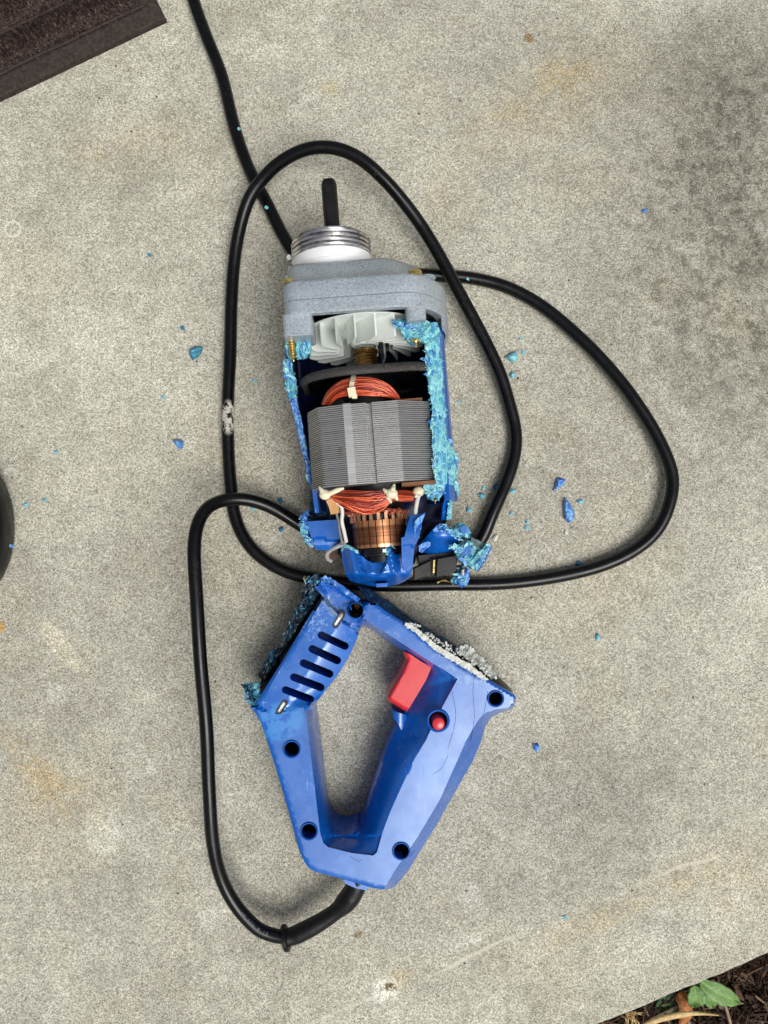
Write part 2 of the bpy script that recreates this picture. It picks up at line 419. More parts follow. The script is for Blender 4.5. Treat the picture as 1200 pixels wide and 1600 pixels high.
    stain_or_shade(325, 1437, 18, 28, 0, L, 1.8, brk, .3, .5); stain_or_shade(735, 1398, 26, 28, 0, L, 1.1, brk, .3, .5); stain_or_shade(740, 1468, 40, 10, .35, L, 1.2, brk, .3, .5)
    stain_or_shade(235, 1200, 10, 16, 0, L, 1, brk, .2, .5); stain_or_shade(545, 1050, 22, 20, 0, L, .8, brk, .2, .5); stain_or_shade(1080, 490, 26, 24, 0, L, .7); stain_or_shade(1180, 352, 16, 12, 0, L, 1.1, brk, .2, .5)
    stain_or_shade(560, 1460, 10, 7, .5, (.6, .5, .4, 1), 1.2, brk, .2, .4); stain_or_shade(60, 560, 50, 26, .3, L, .5, brk, .3, .5)
    # old fastener spot at the bottom
    stain_or_shade(603, 1546, 32, 25, .2, (1.5, 1.54, 1.65, 1), 1.3, t.noise(190, 4, .7), .36, .52); stain_or_shade(610, 1542, 14, 9, -.2, (.25, .2, .15, 1), 1.6, t.noise(420, 3), .42, .5)
    stain_or_shade(620, 1535, 40, 30, .3, Y, .8)
    # circular chalk marks
    def ring(px, py, r, amt):
        nonlocal c
        p = W(px, py) * MM; d = t.n('ShaderNodeVectorMath', operation='DISTANCE'); t.l(t.c, d.inputs[0]); d.inputs[1].default_value = p
        k = t.math('SUBTRACT', d.outputs['Value'], r / 2250); k = t.math('ABSOLUTE', k)
        c = t.mix(t.math('MULTIPLY', t.mapr(k, .0011, .0002), t.mapr(brk, .35, .5, .15, amt)), c, srgb(222, 220, 208))
    ring(20, 358, 12, .75); ring(18, 538, 11, .55)
    # trowel line near the edge of the slab
    a = W(800, 1468) * MM; b = W(1200, 1300) * MM; dd = (b - a).normalized(); nrm = Vector((-dd.y, dd.x, 0))
    dt = t.n('ShaderNodeVectorMath', operation='DOT_PRODUCT'); t.l(t.c, dt.inputs[0]); dt.inputs[1].default_value = nrm
    ld = t.math('SUBTRACT', dt.outputs['Value'], nrm.dot(a)); ld = t.math('ADD', ld, t.math('MULTIPLY', t.math('SUBTRACT', t.noise(14, 3), .5), .014))
    fade = t.mapr(t.noise(30, 4), .44, .58)
    k = t.math('MULTIPLY', t.mapr(t.math('ABSOLUTE', ld), .0022, .0002), fade)
    c = t.mix(t.math('MULTIPLY', k, .5), c, srgb(220, 216, 200))
    c = t.mix(t.math('MULTIPLY', t.mapr(ld, .002, -.02), .35), c, t.mix(1.0, c, (1.14, 1.15, 1.15, 1), 'MULTIPLY'))
    # pits and flecks
    pv = t.vor(85, 'F1'); rc = t.vor(85, 'F1', 'Color'); s2 = t.n('ShaderNodeSeparateColor'); t.l(rc, s2.inputs[0])
    pit = t.math('MULTIPLY', t.mapr(t.math('ADD', pv, t.math('MULTIPLY', g1, .05)), .115, .07), t.mapr(s2.outputs[1], .74, .78))
    c = t.mix(t.math('MULTIPLY', pit, .85), c, srgb(50, 44, 36))
    fl = t.math('MULTIPLY', t.mapr(t.vor(210, 'F1'), .16, .08), t.mapr(t.noise(37, 3), .5, .62))
    c = t.mix(t.math('MULTIPLY', fl, .5), c, srgb(236, 233, 222))
    hgt = t.math('SUBTRACT', t.math('ADD', f, t.math('MULTIPLY', mid2, .5)), t.math('MULTIPLY', pit, 1.2))
    return t.fin(c, .88, t.bump(hgt, .4, .0006), 0, .25)

def cord_rubber():
    t = NT('black_cord_rubber')
    c = t.ramp(t.noise(200, 5, .7), (.35, srgb(6, 6, 7)), (.75, srgb(15, 15, 16)))
    d = t.math('MULTIPLY', t.mapr(t.noise(420, 6, .8), .56, .74), t.mapr(t.noise(20, 2), .5, .68))
    p = W(357, 652, 8) * MM; m = t.n('ShaderNodeMapping', vector_type='TEXTURE'); m.inputs['Location'].default_value = p
    m.inputs['Scale'].default_value = (.0062, .0135, .03); t.l(t.c, m.inputs[0])
    ln = t.n('ShaderNodeVectorMath', operation='LENGTH'); t.l(m.outputs[0], ln.inputs[0])
    spl = t.math('MULTIPLY', t.mapr(ln.outputs['Value'], 1.0, .6), t.mapr(t.noise(260, 4, .7), .44, .52))
    c = t.mix(t.math('MULTIPLY', d, .45), c, srgb(120, 118, 112)); c = t.mix(spl, c, srgb(190, 186, 172))
    rg = t.math('ADD', t.mapr(t.noise(70, 4), .3, .7, .18, .34), t.math('MULTIPLY', t.math('MAXIMUM', d, spl), .4))
    return t.fin(c, rg, t.bump(t.noise(500, 4, .7), .12, .0003), 0, .32)

M = {}
M['concrete'] = concrete(); M['blue'] = blue_plastic(); M['hammer'] = hammered(); M['alu'] = brushed(); M['lam'] = lam_steel(); M['coil'] = copper_wire()
M['torn'] = torn_plastic('torn_cyan_plastic', srgb(162, 218, 214), srgb(84, 176, 198), srgb(26, 96, 164), .58)
M['torn_blue'] = torn_plastic('torn_blue_plastic', srgb(130, 190, 232), srgb(48, 114, 206), srgb(18, 60, 154), .60)
M['teal'] = torn_plastic('teal_plastic', srgb(84, 170, 190), srgb(20, 104, 142), srgb(8, 44, 98), .60)
M['torn_dark'] = torn_plastic('torn_teal_plastic', srgb(40, 92, 112), srgb(12, 38, 64), srgb(5, 14, 36), .74)
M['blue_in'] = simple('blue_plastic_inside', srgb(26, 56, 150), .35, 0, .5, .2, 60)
M['cord'] = cord_rubber()
M['rubber'] = simple('black_rubber', srgb(13, 13, 14), .42, 0, .35, .3, 150, .3, wear=srgb(34, 33, 32))
M['blackpl'] = simple('black_plastic', srgb(20, 20, 21), .38, 0, .5, .3, 150, .2, wear=srgb(60, 58, 54))
M['greypl'] = simple('charcoal_fibre', srgb(58, 56, 54), .6, 0, .4, .2, 300, .3)
M['shaft'] = simple('blackened_steel', srgb(34, 33, 34), .35, .5, .5, .4, 160, .25)
M['brassy'] = simple('oily_brass', srgb(128, 96, 52), .3, .9, .5, .5, 260, .3, wear=srgb(60, 44, 26))
M['brass'] = simple('zinc_yellow_screw', srgb(214, 190, 120), .28, .9, .5, .25, 300, .2)
M['fan'] = simple('white_fan_plastic', srgb(222, 228, 222), .34, 0, .5, .06, 60, .1)
M['cream'] = simple('cream_cable_tie', srgb(232, 222, 190), .45, 0, .5, .1, 200, .3)
M['wirew'] = simple('white_wire_sleeve', srgb(214, 212, 206), .4, 0, .5, .1, 120, .2)
M['tan'] = simple('tan_insulation_paper', srgb(196, 148, 96), .6, 0, .3, .15, 200, .3)
M['brown'] = simple('brown_insulation', srgb(120, 78, 50), .5, 0, .4, .35, 180, .3)
M['copper'] = simple('commutator_copper', srgb(214, 140, 92), .3, .85, .5, .25, 200, .2, wear=srgb(120, 70, 44))
M['dark'] = simple('black_varnish_or_shade', srgb(12, 11, 11), .35, 0, .5, .3, 150, .2)  # black for varnished parts; in screw holes, wells and gaps it paints shade
M['red'] = simple('red_plastic', srgb(214, 44, 52), .36, 0, .55, .08, 60, .06, coat=.25)
M['paste'] = simple('grey_white_paste', srgb(206, 208, 200), .7, 0, .4, .12, 300, .5, wear=srgb(150, 158, 158))
M['whitepaint'] = simple('white_paint', srgb(238, 238, 238), .35, 0, .5, .04, 60, .1)
M['silver'] = simple('silver_clip', srgb(226, 222, 206), .3, .6, .5, .1, 200, .2)
M['mat'] = simple('doormat_rubber', srgb(60, 52, 48), .85, 0, .2, .45, 420, 1.0, wear=srgb(98, 88, 82))
M['soil'] = simple('dark_soil', srgb(48, 38, 32), .95, 0, .1, .5, 90, 1)
M['tie_gr'] = simple('clear_grey_plastic', srgb(90, 118, 116), .4, 0, .5, .4, 120, .3)
M['shoe'] = simple('shoe_fabric', srgb(56, 56, 60), .85, 0, .2, .3, 500, .6)

# ------------------------------------------------------------------ setting
ea, eb = W(945, 1600), W(1200, 1495); ed = (eb - ea).normalized(); en = Vector((ed.y, -ed.x, 0))    # outward from the slab
def slab():
    s = MB(); A = ea - ed * 2600; B = ea + ed * 2600; r = 4.0
    prof = [(-4200, 0)] + [(-r + r * math.sin(q), -r + r * math.cos(q)) for q in (0, R(22), R(45), R(68), R(90))] + [(0, -100), (-4200, -100)]
    n = 900; rings = []
    for i in range(n + 1):
        t = i / n; t = t * 2 - 1; x = 2600 + (t * abs(t)) * 2600; p = A + ed * x
        wob = nz((x * .02, 0, 0)) * 1.6 + nz((x * .11, 3, 0)) * .5
        rings.append([Vector((p.x, p.y, 0)) + en * (o + (wob if o > -100 else 0)) + Vector((0, 0, z)) for o, z in prof])
    s.loft(rings); return recalc(s.build('concrete_slab', M['concrete'], angle=50))
tag(slab(), kind='structure')
g = MB(); c0 = ea - en * 0
nn = 60; vs = []; fs = []
for i in range(nn + 1):
    for j in range(nn + 1):
        u_ = (i / nn * 2 - 1); v_ = j / nn; x = u_ * abs(u_) * 3800; y = -160 + v_ * v_ * 3800; p = ea + ed * x + en * y
        vs.append((p.x, p.y, -52 + nz((p.x * .02, p.y * .02, 1)) * 8))
for i in range(nn):
    for j in range(nn): a = i * (nn + 1) + j; fs.append((a, a + nn + 1, a + nn + 2, a + 1))
g.add(vs, fs); tag(recalc(g.build('soil', M['soil'])), kind='structure')

def mulch():
    t = NT('mulch_fibres'); g_ = t.n('ShaderNodeNewGeometry')
    c = t.ramp(g_.outputs['Random Per Island'], (0, srgb(30, 22, 18)), (.45, srgb(62, 46, 36)), (.8, srgb(98, 76, 60)), (.93, srgb(140, 118, 96)), (1, srgb(188, 172, 146)))
    c = t.mix(1.0, c, t.ramp(t.noise(300, 4), (.3, (.6, .6, .6, 1)), (.7, (1.2, 1.2, 1.2, 1))), 'MULTIPLY')
    m = t.fin(c, .85, t.bump(t.noise(700, 3), .5, .0005), 0, .25)
    mb = MB(); rr = random.Random(3); base = W(1100, 1560, -40)
    for i in range(9000):
        x = rr.uniform(-190, 200); y = rr.uniform(-12, 130)
        p = base; s_ = (Vector((p.x, p.y, 0)) - ea).dot(ed); q = ea + ed * (s_ + x) + en * y
        L_ = rr.choice((rr.uniform(3, 10), rr.uniform(6, 26))); wd = rr.choice((.5, .8, 1.2, rr.uniform(1, 3.2)))
        rot = Matrix.Rotation(rr.uniform(0, 6.3), 3, 'Z') @ Matrix.Rotation(rr.gauss(0, .28), 3, 'Y') @ Matrix.Rotation(rr.uniform(0, 3), 3, 'X')
        mb.box((q.x, q.y, -46 + rr.random() ** 1.5 * 20), (L_, wd, wd * .5), rot)
    o = mb.build('mulch', m, flat=True); return tag(o, 'dark brown shredded mulch beside the concrete edge', 'mulch', kind='stuff')
mulch()

# plant in the mulch
def leafmesh(base, tip, width, z0, z1, cup=2.0, curl=0.0, n=14, m=7, sweep=0.0):
    a = W(*base, z0); b = W(*tip, z1); d = b - a; L_ = d.length; t = d.normalized(); s = t.cross(Vector((0, 0, 1))).normalized(); u_ = s.cross(t)
    wd = width / 2.15; vs = []; fs = []
    for i in range(n):
        k = i / (n - 1); ww = wd * .5 * (math.sin(math.pi * min(1, k ** .8)) ** .75 if 0 < k < 1 else .03) * (1 + .05 * math.sin(k * 25))
        c = a + t * (L_ * k) + u_ * (math.sin(k * math.pi) * 4 + curl * k * k) + s * (sweep * math.sin(k * math.pi))
        for j in range(m):
            q = j / (m - 1) * 2 - 1; vs.append(c + s * (q * ww) + u_ * (abs(q) * cup + .35 * math.sin(k * 30 + abs(q) * 3) * abs(q) - (.5 if j == m // 2 else 0)))
    for i in range(n - 1):
        for j in range(m - 1): e = i * m + j; fs.append((e, e + m, e + m + 1, e + 1))
    return vs, fs
def leafmat(name, c1, c2, vein):
    t = NT(name); c = t.ramp(t.noise(90, 4), (.3, c1), (.7, c2)); v = t.vor(260, 'DISTANCE_TO_EDGE'); c = t.mix(t.mapr(v, .0, .05, .35, 0), c, vein)
    return t.fin(c, .5, t.bump(t.math('ADD', v, t.noise(300, 3)), .5, .0006), 0, .4, 0, Transmission_Weight=0.0)
lm = leafmat('green_leaf', srgb(84, 118, 60), srgb(120, 156, 88), srgb(168, 196, 130)); lm2 = leafmat('dark_leaf', srgb(46, 80, 50), srgb(66, 104, 66), srgb(90, 130, 88))
vein_m = simple('leaf_vein_green', srgb(150, 182, 118), .5, 0, .3)
fp = Frame(W(1090, 1540, -50)); pl = tag(empty('weed_plant', fp), 'small green leafy weed growing from the mulch against the slab edge', 'plant')
for bs, tp, wd, z0, z1, mt, lb in (((1090, 1530), (1155, 1565), 29, -16, -22, lm, 'large pale green leaf pointing right'), ((1084, 1536), (1083, 1571), 29, -18, -22, lm, None), ((1092, 1535), (1113, 1572), 19, -24, -30, lm, None), ((1062, 1548), (1022, 1578), 40, -34, -38, lm2, 'darker green leaf beside the slab')):
    vs, fs = leafmesh(bs, tp, wd, z0, z1); o = MB().add(vs, fs).build('leaf', mt, pl, fp, angle=80)
    sm = o.modifiers.new('thick', 'SOLIDIFY'); sm.thickness = .0004
    mv = MB(); mid = [vs[i * 7 + 3] + Vector((0, 0, .35)) for i in range(14)]; mv.tube(mid, [.55 * (1 - i / 16) for i in range(14)], 5)
    for i in range(2, 12, 2):
        for j in (1, 5):
            if i + 2 < 14: mv.tube([mid[i], (mid[i] + vs[(i + 1) * 7 + j]) / 2 + Vector((0, 0, .5)), vs[min(13, i + 2) * 7 + j] + Vector((0, 0, .3))], [.28, .22, .12], 4)
    tag(mv.build('leaf_vein', vein_m, o, fp), kind='stuff')
    if lb: o['label'] = lb
st = MB()
for bs in ((1090, 1531, -17), (1084, 1537, -19), (1092, 1536, -25), (1062, 1548, -34)): st.tube([W(1088, 1545, -52), W((1088 + bs[0]) / 2, (1545 + bs[1]) / 2, (bs[2] - 42) / 2), W(*bs)], [1.2, 1, .7], 8)
st.build('stem', lm, pl, fp)
def blade(name, pts, width, z, mat, label, cat):
    P = spline([(p[0], p[1], z + q) for p, q in pts], 3); vs = []; fs = []; n = len(P)
    for i, p in enumerate(P):
        a = P[max(0, i - 1)]; b = P[min(n - 1, i + 1)]; dx, dy = b[0] - a[0], b[1] - a[1]; l_ = math.hypot(dx, dy) + 1e-9; k = i / (n - 1)
        ww = width * .5 * (min(1, k * 6 + .35)) * min(1, (1 - k) * 2.2 + .02)
        for q in (-1, 0, 1): vs.append(W(p[0] - dy / l_ * ww * q, p[1] + dx / l_ * ww * q, p[2] - abs(q) * .8 + nz((i * .3, q, z)) * .5))
    for i in range(n - 1):
        for j in range(2): e = i * 3 + j; fs.append((e, e + 3, e + 4, e + 1))
    o = MB().add(vs, fs).build(name, mat, angle=80); sm = o.modifiers.new('thick', 'SOLIDIFY'); sm.thickness = .0005; return tag(o, label, cat)
straw = simple('dry_straw', srgb(206, 178, 126), .6, 0, .3, .25, 300, .4); rust = simple('dry_rust_leaf', srgb(166, 108, 66), .7, 0, .2, .5, 420, 1.0, wear=srgb(206, 160, 110))
blade('dry_leaf', [((1060, 1552), 0), ((1070, 1568), 3), ((1070, 1588), 2), ((1058, 1612), -2)], 20, -24, rust, 'rusty orange dead leaf lying on the mulch below the weed', 'dry leaf')
blade('grass_blade', [((1000, 1606), 0), ((1025, 1594), 4), ((1058, 1586), 6), ((1090, 1583), 5), ((1123, 1586), 3)], 9, -16, straw, 'pale yellow curved dead grass blade lying across the mulch', 'grass blade')
tw = MB().tube([W(1130, 1562, -22), W(1136, 1580, -24), W(1143, 1606, -26)], [.9, 1.1, 1.2], 8).build('twig', simple('grey_twig', srgb(150, 128, 108), .7, 0, .3, .25, 300, .4))
tag(tw, 'thin grey brown twig sticking out below the largest green leaf', 'twig')
rb = MB(); rr = random.Random(11)
for i in range(14):
    a = (978 + rr.uniform(-8, 10), 1580 + rr.uniform(-4, 10)); th = rr.uniform(-.3, 1.6); L_ = rr.uniform(14, 32)
    rb.tube([W(a[0], a[1], -26), W(a[0] + math.cos(th) * L_ * .5 + 2, a[1] + math.sin(th) * L_ * .5 - 3, -23), W(a[0] + math.cos(th) * L_, a[1] + math.sin(th) * L_, -29)], [.6, .5, .3], 6)
tag(rb.build('dead_roots', straw), 'pale tuft of dead grass roots at the slab edge, left of the weed', 'roots')

# doormat
def doormat():
    c0 = W(258, 26, 6); e1 = (W(0, 149, 6) - c0).normalized(); e2 = (W(243, -8, 6) - c0); e2 = (e2 - e1 * e2.dot(e1)).normalized()
    fr = Frame((c0.x, c0.y, 0)); root = tag(empty('doormat', fr), 'dark brown ribbed doormat with a rubber border, at the top left corner', 'doormat')
    Lx, Ly = 700, 420
    def pt(a, b, z): p = c0 + e1 * a + e2 * b; return Vector((p.x, p.y, z))
    mb = MB(); prof = [(0, 0), (0, 4.2), (1.2, 5.6), (11.5, 6.2), (12.5, 5.2)]
    rings = []
    for o, z in prof: rings.append([pt(o, o, z), pt(Lx - o, o, z), pt(Lx - o, Ly - o, z), pt(o, Ly - o, z)])
    # densify along the edge that shows
    mb.loft(rings, False); mb.add([pt(12.5, 12.5, 5.2), pt(Lx - 12.5, 12.5, 5.2), pt(Lx - 12.5, Ly - 12.5, 5.2), pt(12.5, Ly - 12.5, 5.2)], [(0, 1, 2, 3)])
    recalc(mb.build('border', M['mat'], root, fr, angle=20))
    t = NT('mat_pile'); g_ = t.n('ShaderNodeNewGeometry')
    c = t.ramp(g_.outputs['Random Per Island'], (0, srgb(30, 22, 22)), (.5, srgb(60, 48, 46)), (.85, srgb(86, 70, 64)), (1, srgb(118, 100, 86)))
    m = t.fin(c, .9, t.bump(t.noise(900, 3), .6, .0005), 0, .15)
    pm = MB(); rr = random.Random(5); oc = [(1, 0, 0), (0, 1, 0), (-1, 0, 0), (0, -1, 0), (0, 0, 1)]; of = [(0, 1, 4), (1, 2, 4), (2, 3, 4), (3, 0, 4)]
    for i in range(16000):
        a = 13 + rr.random() ** 1.0 * 190; b = 13 + rr.random() * 110
        rib = .5 + .5 * math.sin((b) / 26 * 2 * math.pi + nz((a * .02, b * .02, 0)))
        if rib < .15: hgt = 1.0
        else: hgt = 1.8 + 2.2 * rib
        r_ = rr.uniform(.5, 1.25); th = rr.uniform(0, 6.3); lean = rr.uniform(-.9, .9), rr.uniform(-.9, .9)
        vs = []
        for x, y, z in oc:
            xx = (x * math.cos(th) - y * math.sin(th)) * r_; yy = (x * math.sin(th) + y * math.cos(th)) * r_ * .7
            p = pt(a, b, 0); vs.append(Vector((p.x + xx + (lean[0] if z else 0), p.y + yy + (lean[1] if z else 0), 5 + z * hgt * rr.uniform(.7, 1.2))))
        pm.add(vs, of)
    tag(pm.build('pile', m, root, fr, flat=True), kind='stuff')
    ridge = MB()
    for b in (13.5, 39.5, 65.5): ridge.tube([pt(10 + k * 12, b + nz((k, b, 0)) * .6, 6.6) for k in range(18)], 1.1, 6)
    ridge.build('ridge', M['mat'], root, fr)
doormat()

# shoe at the left edge
def shoe():
    cx, cy = -141, 825; fr = Frame(W(cx, cy, 0)); root = tag(empty('shoe', fr), 'black rubber edged toe of a shoe at the left edge of the photo', 'shoe')
    def ringpt(k, sc_, z, n=64):
        th = 2 * math.pi * k / n; x = math.cos(th); y = math.sin(th); ax = 149 if x > 0 else 480
        ex = abs(x) ** .85 * (1 if x > 0 else -1); ey = abs(y) ** .95 * (1 if y > 0 else -1)
        p = W(cx + ax * ex, cy + 148 * ey, 20); o = W(cx, cy, 20); q = o + (p - o) * sc_; q.z = z; return q
    s = MB(); s.loft([[ringpt(k, a, z) for k in range(64)] for a, z in ((.93, 0), (.97, 3), (.995, 12), (1, 20), (.985, 24), (.95, 26), (.93, 25))])
    recalc(s.build('sole', M['rubber'], root, fr))
    s = MB(); s.loft([[ringpt(k, a, z) for k in range(64)] for a, z in ((.955, 24), (.95, 30), (.88, 42), (.74, 52), (.55, 58), (.3, 62), (.05, 63))])
    recalc(s.build('upper', M['shoe'], root, fr))
shoe()

# ------------------------------------------------------------------ power cord
CORD = [(460, 1463, 17), (440, 1465, 17), (424, 1461, 17), (402, 1453, 18), (370, 1419, 20), (347, 1375, 24), (334, 1320, 30), (327, 1240, 36), (321, 1130, 42), (311, 1000, 46), (305, 900, 46), (304, 850, 44),
        (310, 815, 40), (326, 791, 34), (352, 781, 27), (382, 780, 22), (415, 789, 17), (445, 805, 12), (475, 824, 8), (520, 843, 4.6), (580, 858, 4.6), (650, 862, 4.6), (712, 858, 4.8), (748, 848, 6),
        (770, 802, 8), (792, 752, 7), (804, 712, 6), (806, 675, 6), (798, 635, 7), (784, 587, 9), (766, 548, 11), (742, 503, 13), (716, 455, 15), (690, 405, 17), (658, 352, 21), (626, 309, 27),
        (597, 277, 32), (571, 254, 35), (541, 237, 36), (507, 230, 36), (472, 235, 34), (437, 254, 28), (413, 277, 22), (391, 306, 17), (376, 350, 12), (366, 408, 8), (361, 480, 6), (360, 560, 5),
        (357, 616, 4.6), (356, 672, 4.6), (358, 729, 4.6), (361, 762, 4.6), (364, 794, 4.6), (372, 822, 4.6), (386, 847, 4.6), (406, 868, 4.6), (433, 886, 4.6), (462, 898, 4.6), (505, 907, 4.6), (560, 913, 4.6),
        (620, 915, 4.6), (690, 914, 4.6), (760, 913, 4.6), (820, 909, 4.8), (880, 900, 5), (940, 884, 6), (990, 861, 7), (1026, 830, 8), (1046, 788, 9), (1051, 740, 9), (1026, 680, 9), (988, 620, 9),
        (949, 572, 8), (910, 531, 7), (871, 495, 6), (836, 470, 5.2), (790, 448, 4.6), (740, 436, 4.6), (700, 432, 4.6), (655, 429, 4.6), (600, 425, 4.6), (540, 418, 4.6), (490, 410, 4.6), (466, 402, 4.6),
        (452, 386, 4.6), (436, 358, 4.6), (416, 315, 4.6), (396, 277, 4.6), (378, 233, 4.6), (364, 190, 4.6), (346, 117, 4.6), (323, 58, 4.6), (303, 3, 4.6), (284, -60, 4.6), (262, -150, 4.6)]
path = resamp([tuple(W(x, y, z)) for x, y, z in spline(CORD, 4)], 900)
path = [Vector(p) for p in path]
for _ in range(6): path = [path[0]] + [(a + b * 2 + c) / 4 for a, b, c in zip(path, path[1:], path[2:])] + [path[-1]]
path = [p + Vector((nz((i * .035, 1, 0)) * .9, nz((i * .035, 7, 3)) * .9, 0)) for i, p in enumerate(path)]
mb = MB(); mb.tube(path, [4.3 * (1 + .015 * nz((i * .05, 0, 0)) ) for i in range(len(path))], 20)
cord = recalc(mb.build('power_cord', M['cord'], angle=60))
tag(cord, 'long black rubber power cord looped around the broken motor and running out at the top', 'power cord')

# faint raised print on the sheath beside the sleeve
def cord_print(txt, i0):
    allv = MB(); acc = 0.0; k = i0
    cu = bpy.data.curves.new('glyph', 'FONT'); cu.size = 3.0; cu.extrude = .12; to = bpy.data.objects.new('glyph', cu); col.objects.link(to)
    for ch in txt:
        adv = 2.0
        if ch != ' ':
            cu.body = ch; bpy.context.view_layer.update(); me = bpy.data.meshes.new_from_object(to.evaluated_get(bpy.context.evaluated_depsgraph_get()))
            if len(me.vertices):
                adv = max(v.co.x for v in me.vertices) + .35
                while k > 0 and (path[k] - path[i0]).length < acc: k -= 1
                t = (path[k - 2] - path[k + 2]).normalized() * -1; side = t.cross(Vector((0, 0, 1))).normalized(); up = side.cross(t)
                b = len(allv.v)
                for v in me.vertices:
                    th = (v.co.y - .9) / 4.3 - .42; q = path[k] + t * v.co.x - side * math.sin(th) * (4.34 + v.co.z) * 1.0 + up * math.cos(th) * (4.34 + v.co.z)
                    allv.v.append(q)
                allv.f += [tuple(i + b for i in p.vertices) for p in me.polygons]
            bpy.data.meshes.remove(me)
        acc += adv
    bpy.data.objects.remove(to)
    allv.build('raised_print', simple('print_rubber', srgb(104, 108, 112), .45, 0, .4), cord, flat=True)
ki = min(range(len(path)), key=lambda i: (path[i] - W(378, 1428, 20)).length)
cord_print('VA V04 03 70', ki)

# ------------------------------------------------------------------ MOTOR
_a, _b = W(580, 633, 60), W(590, 760, 60); _d = _a - _b; mang = math.atan2(-_d.x, _d.y); _o = (_a + _b) / 2
FM = Frame((_o.x, _o.y, 0), mang)
motor = tag(empty('motor_unit', FM), 'broken open blue mixer motor with grey gearbox, white fan, steel stator and copper coils', 'electric motor')
AX, AZ = -1.0, 54.0

def roundpoly(pts, rad, seg=6):
    out = []; n = len(pts)
    for i in range(n):
        p, q, r_ = Vector(pts[i - 1]), Vector(pts[i]), Vector(pts[(i + 1) % n]); a = (p - q); b = (r_ - q)
        rr_ = min(rad[i] if hasattr(rad, '__len__') else rad, a.length * .48, b.length * .48); s = q + a.normalized() * rr_; e = q + b.normalized() * rr_
        for k in range(seg + 1):
            t = k / seg; out.append((1 - t) ** 2 * s + 2 * t * (1 - t) * q + t * t * e)
    return out
GB = roundpoly([(-47, 10), (30, 8), (52, 28), (52.5, 70), (33, 101), (-46, 101)], [14, 12, 18, 22, 16, 9])
GC = Vector((0, 54))
def ringY(poly, y, s=1.0, c=GC, off=(0, 0)): return [Vector((c.x + (p.x - c.x) * s + off[0], y, c.y + (p.y - c.y) * s + off[1])) for p in poly]
# cover (front)
m1 = MB().loft([ringY(GB, 81.3, .9), ringY(GB, 81.3, .985), ringY(GB, 81.8, .997), ringY(GB, 90.5, 1.0), ringY(GB, 92.2, .985), ringY(GB, 93.0, .955), ringY(GB, 99.0, .87, off=(-3, 0)), ringY(GB, 104, .82, off=(-5, -1)), ringY(GB, 106.0, .77, off=(-6, -1)), ringY(GB, 106.2, .3, off=(-14, 4))])
recalc(m1.build('gearbox_cover', M['hammer'], motor, FM, True, 40))
# body ring with open back
inner = ringY(GB, 0, .86)
o_ = [ringY(GB, y, s) for y, s in ((73, .99), (72.6, .97))]; 
mr_ = MB(); rings = [ringY(GB, 81.2, .86), ringY(GB, 81.2, .98), ringY(GB, 80.8, .994), ringY(GB, 73.8, .997), ringY(GB, 72.9, .98), ringY(GB, 72.9, .885), ringY(GB, 74, .86), ringY(GB, 81.2, .86)]
mr_.loft(rings, False)
recalc(mr_.build('gearbox_body', M['hammer'], motor, FM, True, 40))
# skirt on the right hand side with a ventilation gap
sk = MB(); n = len(GB); idx = [i for i in range(n) if GB[i].x > 44 and 14 < GB[i].y < 76]
for (sa, sb, y0, y1) in ((.955, .995, 74, 65),):
    for a, b in zip(idx, idx[1:]):
        f = lambda i, s, y: Vector((GC.x + (GB[i].x - GC.x) * s, y, GC.y + (GB[i].y - GC.y) * s))
        sk.add([f(a, sa, y0), f(b, sa, y0), f(b, sb, y0), f(a, sb, y0), f(a, sa, y1), f(b, sa, y1), f(b, sb, y1), f(a, sb, y1)], [(0, 1, 2, 3), (4, 7, 6, 5), (0, 4, 5, 1), (2, 6, 7, 3), (0, 3, 7, 4), (1, 5, 6, 2)])
sk.build('skirt', M['hammer'], motor, FM, True)
def rbox(c, s, r=1.5):
    hx, hy, hz = (q / 2 for q in s); P = roundpoly([(-hx, -hz), (hx, -hz), (hx, hz), (-hx, hz)], r, 3); m = MB()
    m.loft([[Vector((c[0] + p.x * k, c[1] + y, c[2] + p.y * k)) for p in P] for y, k in ((-hy, .93), (-hy + .8, 1), (hy, 1))]); return m
for c, s in (((-38.5, 67.5, 86), (17, 12.5, 26)), ((29.5, 69.5, 87), (11.5, 8, 22))):
    recalc(rbox(c, s, 3).build('post', M['hammer'], motor, FM, True))
# black plate added behind the fan, painting the shade of the hollow
MB().loft([ringY(GB, 80.6, .87), ringY(GB, 80.9, .87)]).build('inner_shade_plate', M['dark'], motor, FM, True)
# cover screws
for px, py, z, lb in ((648, 424, 95, 'brass screw head at the right end of the gearbox rim'), (453, 450, 95, 'brass screw head at the left end of the gearbox rim')):
    p = FM.loc(W(px, py, z)); p.y = 92.6; m = MB()
    m.loft([[Vector((p.x + math.cos(q * .3142) * r_, y, p.z + math.sin(q * .3142) * r_)) for q in range(20)] for r_, y in ((4, 92.4), (4, 94.0), (3.2, 95.0), (1.5, 95.4))])
    o = recalc(m.build('screw', M['brass'], motor, FM, True)); o['label'] = lb
# ribs on the sloping face
for bx, bw, bz in ((38, 9, 88), (-40, 9, 88)):
    m = MB(); m.loft([[Vector((bx + math.cos(q * .3142) * r_, y, bz + math.sin(q * .3142) * r_)) for q in range(20)] for r_, y in ((bw * .62, 92), (bw * .55, 93.2))]); recalc(m.build('boss', M['hammer'], motor, FM, True))

